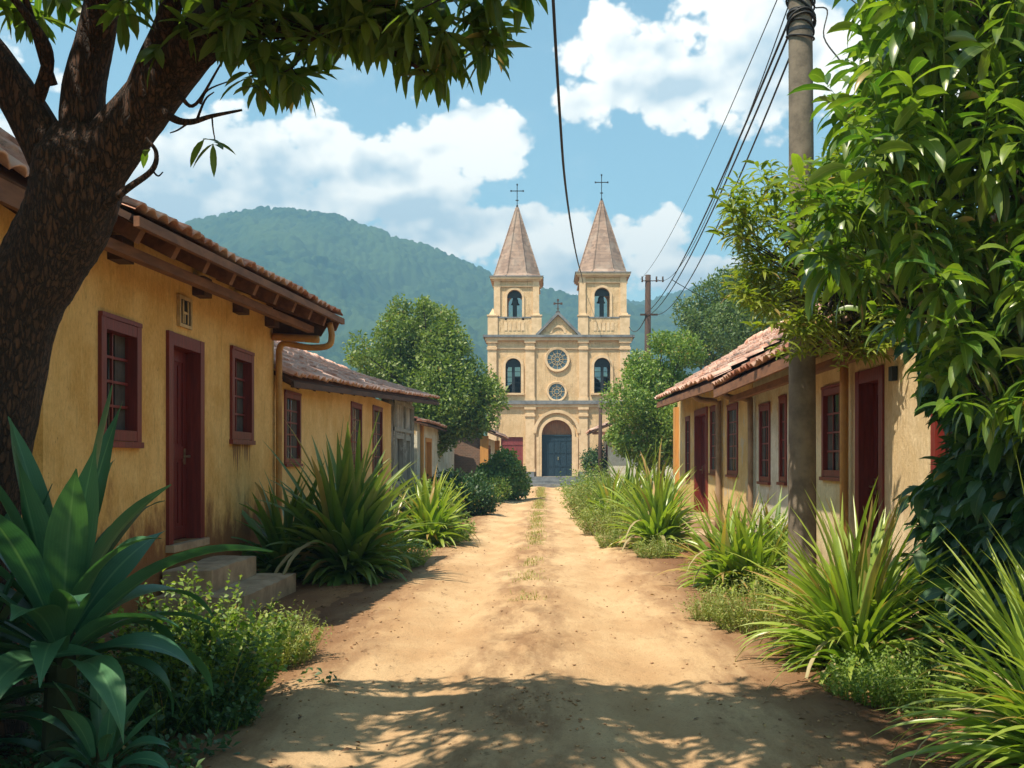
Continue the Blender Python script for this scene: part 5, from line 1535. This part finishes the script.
# ---- big foreground tree, left
TR = thing('shade_tree', (-3.3, 5.5, 0), 'big dark barked tree leaning over the left foreground with hanging long leaves', 'tree')
TL = []
tp = limb(TL, [(-3.30, 5.5, -.15), at(-52, 600, 5.5), at(-24, 480, 5.45), at(13, 322, 5.4), at(42, 264, 5.4), at(68, 215, 5.4), at(80, 165, 5.4), at(84, 130, 5.4)], [.42, .32, .25, .215, .215, .225, .235, .15], 0, 40, .035, 1, 10)
br = []
br.append(limb(TL, [at(66, 185, 5.4), at(36, 128, 5.4), at(2, 72, 5.35), at(-50, 0, 5.2), at(-120, -120, 5.0)], .135, .07, 24, .03, 2, 8))
br.append(limb(TL, [at(82, 160, 5.42), at(84, 90, 5.4), at(97, 30, 5.35), at(112, -60, 5.1), at(120, -200, 4.6), at(160, -330, 4.1)], .125, .05, 24, .03, 3, 8))
br.append(limb(TL, [at(92, 175, 5.38), at(135, 118, 5.35), at(180, 62, 5.25), at(232, 8, 5.1), at(300, -60, 4.8), at(380, -140, 4.4), at(440, -260, 4.0)], .16, .055, 24, .03, 4, 8))
br.append(limb(TL, [at(130, 115, 5.3), at(150, 62, 5.25), at(170, 10, 5.1), at(185, -80, 4.8), at(230, -240, 4.2)], .075, .035, 18, .02, 5, 8))
br.append(limb(TL, [at(205, 32, 5.15), at(262, 28, 5.1), at(310, 34, 5.1), at(365, 22, 5.1), at(430, 30, 5.1), at(472, 46, 5.1)], .055, .012, 10, .0, 6, 6))
br.append(limb(TL, [at(290, -40, 4.9), at(360, -40, 5.0), at(430, -35, 5.0), at(500, -22, 5.0)], .05, .012, 10, 0, 7, 6))
br.append(limb(TL, [at(290, -48, 4.85), at(330, 0, 5.1), at(390, 50, 5.1), at(425, 72, 5.1)], .03, .008, 8, 0, 8, 6))
br.append(limb(TL, [at(30, 120, 5.4), at(48, 60, 5.3), at(30, 20, 5.2), at(-10, -30, 5.1)], .04, .015, 10, 0, 9, 6))
br.append(limb(TL, [at(52, 85, 5.36), at(38, 40, 5.3), at(20, -20, 5.2)], .03, .015, 10, 0, 10, 6))
# dead twigs against the sky
for tw_, r0, r1 in ((
        [at(106, 205, 5.3), at(128, 188, 5.25), at(152, 170, 5.2), at(156, 152, 5.2), at(146, 138, 5.2)], .022, .008), (
        [at(150, 100, 5.28), at(172, 118, 5.2), at(190, 122, 5.2), at(212, 116, 5.2), at(242, 110, 5.2)], .026, .006), (
        [at(170, 75, 5.25), at(182, 98, 5.2), at(196, 104, 5.2), at(222, 62, 5.2)], .016, .005), (
        [at(196, 122, 5.2), at(205, 100, 5.18), at(214, 92, 5.2)], .008, .003), (
        [at(212, 116, 5.2), at(213, 128, 5.2), at(215, 140, 5.2)], .005, .003), (
        [at(190, 122, 5.2), at(178, 130, 5.2), at(170, 133, 5.2)], .006, .003), (
        [at(152, 170, 5.2), at(158, 176, 5.2), at(163, 172, 5.2)], .006, .003), (
        [at(200, 104, 5.2), at(208, 90, 5.2), at(232, 80, 5.2)], .007, .003), (
        [at(160, 60, 5.2), at(200, 70, 5.2), at(228, 48, 5.2)], .012, .004)):
    limb(TL, tw_, r0, r1, 7, 0, 0, 5)
skel = np.vstack(br[0:4])
r = np.random.default_rng(31)
cl = []
# clusters seen in the picture
for (px, py, d, k, s) in ((215, 15, 5.0, 16, .16), (262, 10, 5.0, 16, .16), (305, 12, 5.1, 18, .17), (345, 15, 5.0, 18, .17), (385, 8, 5.0, 18, .17), (425, 18, 5.1, 16, .16), (455, 12, 5.0, 14, .13),
                          (250, 48, 5.0, 7, .08), (275, 60, 5.1, 9, .10), (300, 72, 5.1, 7, .07), (262, 80, 5.1, 5, .05), (335, 48, 5.1, 9, .11), (368, 40, 5.1, 9, .10), (398, 52, 5.1, 9, .09),
                          (430, 60, 5.1, 7, .07), (455, 58, 5.1, 7, .07), (478, 42, 5.1, 5, .06), (485, 62, 5.1, 3, .03), (440, 78, 5.1, 3, .03), (505, -8, 5.0, 3, .04), (480, 8, 5.0, 4, .05), (288, 86, 5.1, 2, .02),
                          (120, 22, 4.9, 4, .05), (235, 30, 4.8, 5, .07), (22, 30, 5.6, 8, .10), (55, 8, 5.6, 10, .12), (140, 0, 5.6, 9, .10), (5, 5, 5.6, 8, .10), (195, 5, 5.5, 9, .11), (80, -5, 5.6, 8, .1)):
    cl.append((at(px, py - 14, d), max(2, int(k * .62)), s * 1.1))
visible = len(cl)
# canopy over the road, above the frame
tries = 0
while len(cl) < visible + 175 and tries < 6000:
    tries += 1
    p = np.array([-4.6 + 5.2 * r.random(), 1.2 + 4.0 * r.random(), 4.0 + 1.9 * r.random()])
    px_, py_ = 545 + 1000 * p[0] / p[1], 460 - 1000 * (p[2] - EYE) / p[1]
    if py_ > -150 and px_ > -150: continue
    if p[1] + .37 * p[2] > 6.75: continue
    sx = p[0] + .38 * p[2]
    if fbm(np.array(p[0] * 1.7), np.array(p[1] * 1.7 + p[2] * .5), 3, 12) < .0: continue
    if sx > 1.75 + (r.random() - .5) * .9: continue
    cl.append((p, 11, .24))
LV = []
for i, (c, k, s) in enumerate(cl):
    d_ = np.linalg.norm(skel - c, axis=1); j = np.argmin(d_ + (skel[:, 2] > c[2] + .6) * 2)
    if i >= visible or k > 6:
        mid = (skel[j] + c) / 2 + np.array((0, 0, .10)) + r.normal(0, .05, 3)
        if i >= visible: limb(TL, [skel[j], mid, c], .018, .005, 6, 0, 0, 4)
    Pk = c + r.normal(0, s, (k, 3)) * (1, 1, .75)
    for p in Pk[:: 2]: limb(TL, [c + (0, 0, .04), (c + p) / 2 + r.normal(0, .01, 3), p], .005, .003, 5, 0, 0, 2)
    LV.append(whorl(r, Pk, 8, .195, .050, .012, (-80, 35), .45, 4))
for (px, py) in ((213, 143), (203, 140), (148, 150)):
    p = at(px, py, 5.2); LV.append(whorl(r, p[None], 4 if px == 213 else 2, .15, .04, .004, (-75, -5), .4, 5))
V, F, U = merge(TL); np_mesh('trunk', V, F, M['bark'], TR, U, smooth=True)
V, F, U = merge(LV); np_mesh('crown', V, F, M['lf_mango'], TR, U, smooth=True)

# ---- right tree
def in_poly(x, y, poly):
    c = False; n = len(poly)
    for i in range(n):
        x1, y1 = poly[i]; x2, y2 = poly[(i + 1) % n]
        if (y1 > y) != (y2 > y) and x < (x2 - x1) * (y - y1) / (y2 - y1) + x1: c = not c
    return c


def leafy_stems(r, P, D, per, Ls, L, W, el=(0, 45), droop=1.1, nseg=5, prof='lance', var=.25):
    """stems at P growing along D with spiralled leaves; returns leaf mesh and stem mesh"""
    parts = []; stems = []
    n = len(P); t_ = (np.arange(per) + .5) / per
    Pn = P[:, None] + D[:, None] * (t_[None, :, None] * Ls)
    Pn = Pn.reshape(-1, 3); N = len(Pn)
    az = np.tile(np.arange(per) * 2.399, n) + np.repeat(r.random(n) * 6.28, per)
    e = np.radians(np.tile(el[0] + (el[1] - el[0]) * t_ ** 1.5, n)) + r.normal(0, .22, N)
    sc_ = np.repeat(.65 + .6 * r.random(n), per); Lv = L * sc_ * (1.0 - .35 * np.tile(t_, n)) * (.75 + .5 * r.random(N))
    leaves = ribbons(Pn, az, e, Lv, W * sc_ * (.75 + .5 * r.random(N)), droop, nseg, prof, .3, r.normal(0, .45, N), 1.2)
    h = np.arctan2(D[:, 1], D[:, 0]); ee = np.arcsin(np.clip(D[:, 2], -1, 1))
    st = ribbons(P - D * .25, h, ee, Ls + .25, .012, 0.0, 3, 'strap', .8)
    return leaves, st


TR = thing('fruit_tree', (3.28, 5.7, 0), 'tall leafy tree filling the upper right with large drooping leaves', 'tree')
r = np.random.default_rng(55)
TL = []
limb(TL, [(3.28, 5.7, -.1), (3.26, 5.7, 1.2), (3.2, 5.9, 2.5), (2.9, 6.3, 3.6), (2.7, 6.3, 4.8), (2.9, 6.2, 6.0)], .15, .05, 16, .03, 1)
poly = [(862, -60), (832, 20), (845, 60), (822, 95), (838, 130), (812, 165), (830, 215), (806, 235), (850, 265), (880, 295), (915, 318), (960, 370), (1010, 410), (1200, 450), (1350, 300), (1350, -400), (980, -400), (900, -250)]
stems = []
while len(stems) < 540:
    px = 790 + 520 * r.random(); py = -400 + 850 * r.random() ** .9
    if not in_poly(px - (34 if py < 150 else 12), py, poly): continue
    if px > 1070 or py < -40:
        if r.random() < .55: continue
    d = 5.2 + 2.4 * r.random() ** 1.1
    if px < 880: d = max(d, 5.6)
    p = at(px, py + 25, d)
    if p[0] > 3.2 and p[2] < 3.9: continue
    stems.append(p)
SP = np.array(stems)
ctr = np.array((3.0, 6.6, 3.0))
D_ = SP - ctr; D_ /= np.linalg.norm(D_, axis=1)[:, None]; D_ = D_ * .6 + r.normal(0, .25, D_.shape); D_[:, 2] += .55; D_ /= np.linalg.norm(D_, axis=1)[:, None]
lv, st = leafy_stems(r, SP, D_, 16, .40, .29, .058, (-35, 45))
trunk_pts = np.array([(2.95, 6.7, 2.5), (2.8, 6.6, 3.6), (2.7, 6.3, 4.8), (2.9, 6.2, 6.0)])
for p in SP[::4]:
    j = np.argmin(np.linalg.norm(trunk_pts - p, axis=1)); q = trunk_pts[j]
    limb(TL, [q, (q + p) / 2 + r.normal(0, .08, 3), p], .022, .006, 6, 0, 0, 4)
V, F, U = merge(TL); np_mesh('trunk', V, F, M['bark2'], TR, U, smooth=True)
V, F, U = merge([lv, st]); np_mesh('crown', V, F, M['lf_big'], TR, U, smooth=True)

# ---- small leaved bough in front of the pole
TR = thing('young_tree', (2.79, 10.95, 0), 'slender tree with small bright yellow green leaves covering the middle of the concrete pole', 'tree')
poly = [(775, 175), (742, 185), (735, 225), (752, 262), (745, 290), (775, 312), (785, 330), (800, 335), (830, 345), (862, 345), (900, 330), (930, 250), (920, 150), (870, 120), (815, 175), (790, 185)]
TL = []
limb(TL, [(2.79, 10.95, -.1), (2.79, 10.95, 1.5), (2.78, 10.9, 2.6), (2.7, 10.5, 3.6), (2.5, 9.9, 4.0)], .08, .03, 10, .02, 1)
stems = []
while len(stems) < 520:
    px = 725 + 230 * r.random(); py = 120 + 230 * r.random()
    if not in_poly(px, py, poly): continue
    d = 9.15 + 1.05 * r.random()
    if px > 830: d = 9.6 + .6 * r.random()
    stems.append(at(px, py + 8, d))
SP = np.array(stems); ctr = np.array((2.9, 9.7, 3.0)); D_ = SP - ctr; D_ /= np.linalg.norm(D_, axis=1)[:, None]; D_ = D_ * .7 + r.normal(0, .35, D_.shape); D_[:, 2] += .35; D_ /= np.linalg.norm(D_, axis=1)[:, None]
lv, st = leafy_stems(r, SP, D_, 13, .27, .20, .032, (-15, 45), 1.0, 4)
for p in SP[::9]:
    q = np.array((2.8, 9.65, 3.3)); limb(TL, [q, (q + p) / 2 + (0, 0, -.06) + r.normal(0, .05, 3), p], .014, .004, 6, 0, 0, 4)
V, F, U = merge(TL); np_mesh('trunk', V, F, M['bark2'], TR, U, smooth=True)
V, F, U = merge([lv, st]); np_mesh('crown', V, F, M['lf_small'], TR, U, smooth=True)

# ---- vine curtain on the right
VN = thing('climbing_vine', (3.3, 7.2, 0), 'dark climbing vine hanging over the wall at the right edge of the view', 'vine')
poly = [(905, 345), (940, 360), (925, 395), (965, 430), (940, 470), (905, 500), (925, 535), (900, 560), (915, 620), (960, 680), (1300, 900), (1500, 300), (1000, 300)]
pts = []
while len(pts) < 8500:
    y = 5.0 + 3.4 * r.random(); z = 3.6 * r.random(); x = 3.42 - abs(r.normal(0, .22)) - .25 * fbm(np.array(y * 2), np.array(z * 2), 3, 4) - (.25 if z > 2.2 else 0) * r.random()
    px = 545 + 1000 * x / y; py = 460 - 1000 * (z - EYE) / y
    if px < 1050 and not in_poly(px, py, poly): continue
    if x > 3.42: continue
    pts.append((x, y, z))
Pv = np.array(pts); n = len(Pv)
az = pi + r.normal(0, .9, n)
V1 = ribbons(Pv, az, -.35 + r.normal(0, .45, n), .14 + .10 * r.random(n), .095, .8, 4, 'broad', .2, r.normal(0, .4, n))
np_mesh('leaves', V1[0], V1[1], M['lf_vine'], VN, V1[2], smooth=True)
TL = []
for k in range(34):
    y = 5.2 + 3.0 * r.random(); x = 3.38
    P_ = [(x - .03, y, 0)]
    for z in np.arange(.5, 3.4, .5): P_.append((x - .05 * r.random() - .02, y + r.normal(0, .12), z))
    limb(TL, P_, .014, .006, 6, 0, 0, 3)
V, F, U = merge(TL); np_mesh('stems', V, F, M['bark2'], VN, U, smooth=True)


# ---- middle distance trees
def mid_tree(name, loc, h, C, R, nleaf, size, mat, label, group='trees behind the houses', seed=0, trunk_r=.18, droop=None):
    rr = np.random.default_rng(seed); x, y = loc
    root = thing(name, (x, y, 0), label, 'tree', group)
    TL = []; top = np.mean(C, 0)
    limb(TL, [(x, y, -.1), (x + .05, y, h * .2), (x * .7 + top[0] * .3, y, h * .4), (top[0], top[1], top[2])], trunk_r, trunk_r * .35, 12, .03, seed)
    base = np.array((x * .7 + top[0] * .3, y, h * .38))
    for c in C[::2]: limb(TL, [base, (base + c) / 2 + rr.normal(0, .12, 3), c], trunk_r * .35, trunk_r * .08, 6, 0, 0, 3)
    V, F, U = merge(TL); np_mesh('trunk', V, F, M['bark2'], root, U, smooth=True)
    Pn = lobed_points(rr, C, R, nleaf, .5)
    V, F, U = cards(Pn, size, .5, 0.0, seed)
    np_mesh('crown', V, F, mat, root, U)


def px_lobes(seed, items, d, dd, per=1):
    rr = np.random.default_rng(seed); C = []; R = []
    for (px, py, rp) in items:
        for k in range(per):
            dk = d + rr.normal(0, dd); q = at(px + rr.normal(0, rp * .35), py + rr.normal(0, rp * .35), dk)
            C.append(q); R.append(rp * d / 1000 * (.7 + .4 * rr.random()))
    return np.array(C), np.array(R)


C, R = px_lobes(1, [(425, 325, 24), (395, 335, 22), (372, 350, 20), (452, 345, 24), (410, 360, 32), (440, 375, 34), (385, 375, 22), (468, 385, 26), (485, 400, 18), (430, 405, 30), (455, 415, 28), (480, 420, 14), (405, 410, 24), (420, 430, 22), (445, 437, 18), (470, 430, 15), (430, 448, 8), (418, 445, 8),
                    (425, 305, 10), (402, 315, 12), (355, 360, 9), (492, 392, 8), (448, 322, 12)], 38, .8, 3)
mid_tree('leafy_tree', (-4.6, 38.6), 8, C, R, 42000, .15, M['lf_tree'], 'round bushy green tree left of the church, drooping over the brick hut', seed=3)
C, R = px_lobes(2, [(640, 365, 18), (660, 380, 24), (635, 395, 22), (650, 420, 26), (670, 410, 24), (628, 425, 16), (650, 445, 24), (625, 450, 14), (680, 440, 20), (680, 360, 18), (665, 345, 12), (632, 375, 10), (618, 435, 9), (695, 400, 22)], 34, .8, 3)
mid_tree('leafy_tree', (4.0, 34.5), 5.5, C, R, 34000, .12, M['lf_bush'], 'light green shrubby tree around the foot of the wooden utility pole', seed=4, trunk_r=.12)
C, R = px_lobes(3, [(710, 310, 22), (735, 300, 24), (700, 330, 24), (725, 335, 30), (755, 300, 22), (765, 330, 26), (690, 345, 20), (740, 285, 14), (785, 310, 26), (800, 335, 30), (760, 280, 10), (690, 312, 8), (820, 320, 30)], 46, 1.2, 3)
mid_tree('leafy_tree', (9.2, 46.5), 10, C, R, 36000, .17, M['lf_treed'], 'tall dark green tree rising behind the roofs on the right', seed=5, trunk_r=.25)
C, R = px_lobes(4, [(860, 300, 40), (900, 320, 40), (840, 340, 35), (930, 300, 40)], 52, 1.5, 3)
mid_tree('leafy_tree', (16.5, 52.5), 10, C, R, 14000, .24, M['lf_treed'], 'dark tree far right, hidden by the near foliage', seed=6, trunk_r=.25)
# scrub belt far behind the church
r = np.random.default_rng(91)
C = []; R = []
for k in range(260):
    x = -190 + 400 * r.random(); y = 150 + 120 * r.random()
    C.append((x, y, 1.0 + 2.5 * r.random())); R.append(2.5 + 2.5 * r.random())
Pn = lobed_points(r, np.array(C), np.array(R), 60000, .3); Pn[:, 2] = np.abs(Pn[:, 2])
V, F, U = cards(Pn, .9, .7, 0, 5)
tag(np_mesh('far_scrub', V, F, M['lf_treed'], None, U), 'belt of distant scrub at the foot of the mountain', 'scrub', None, 'stuff')
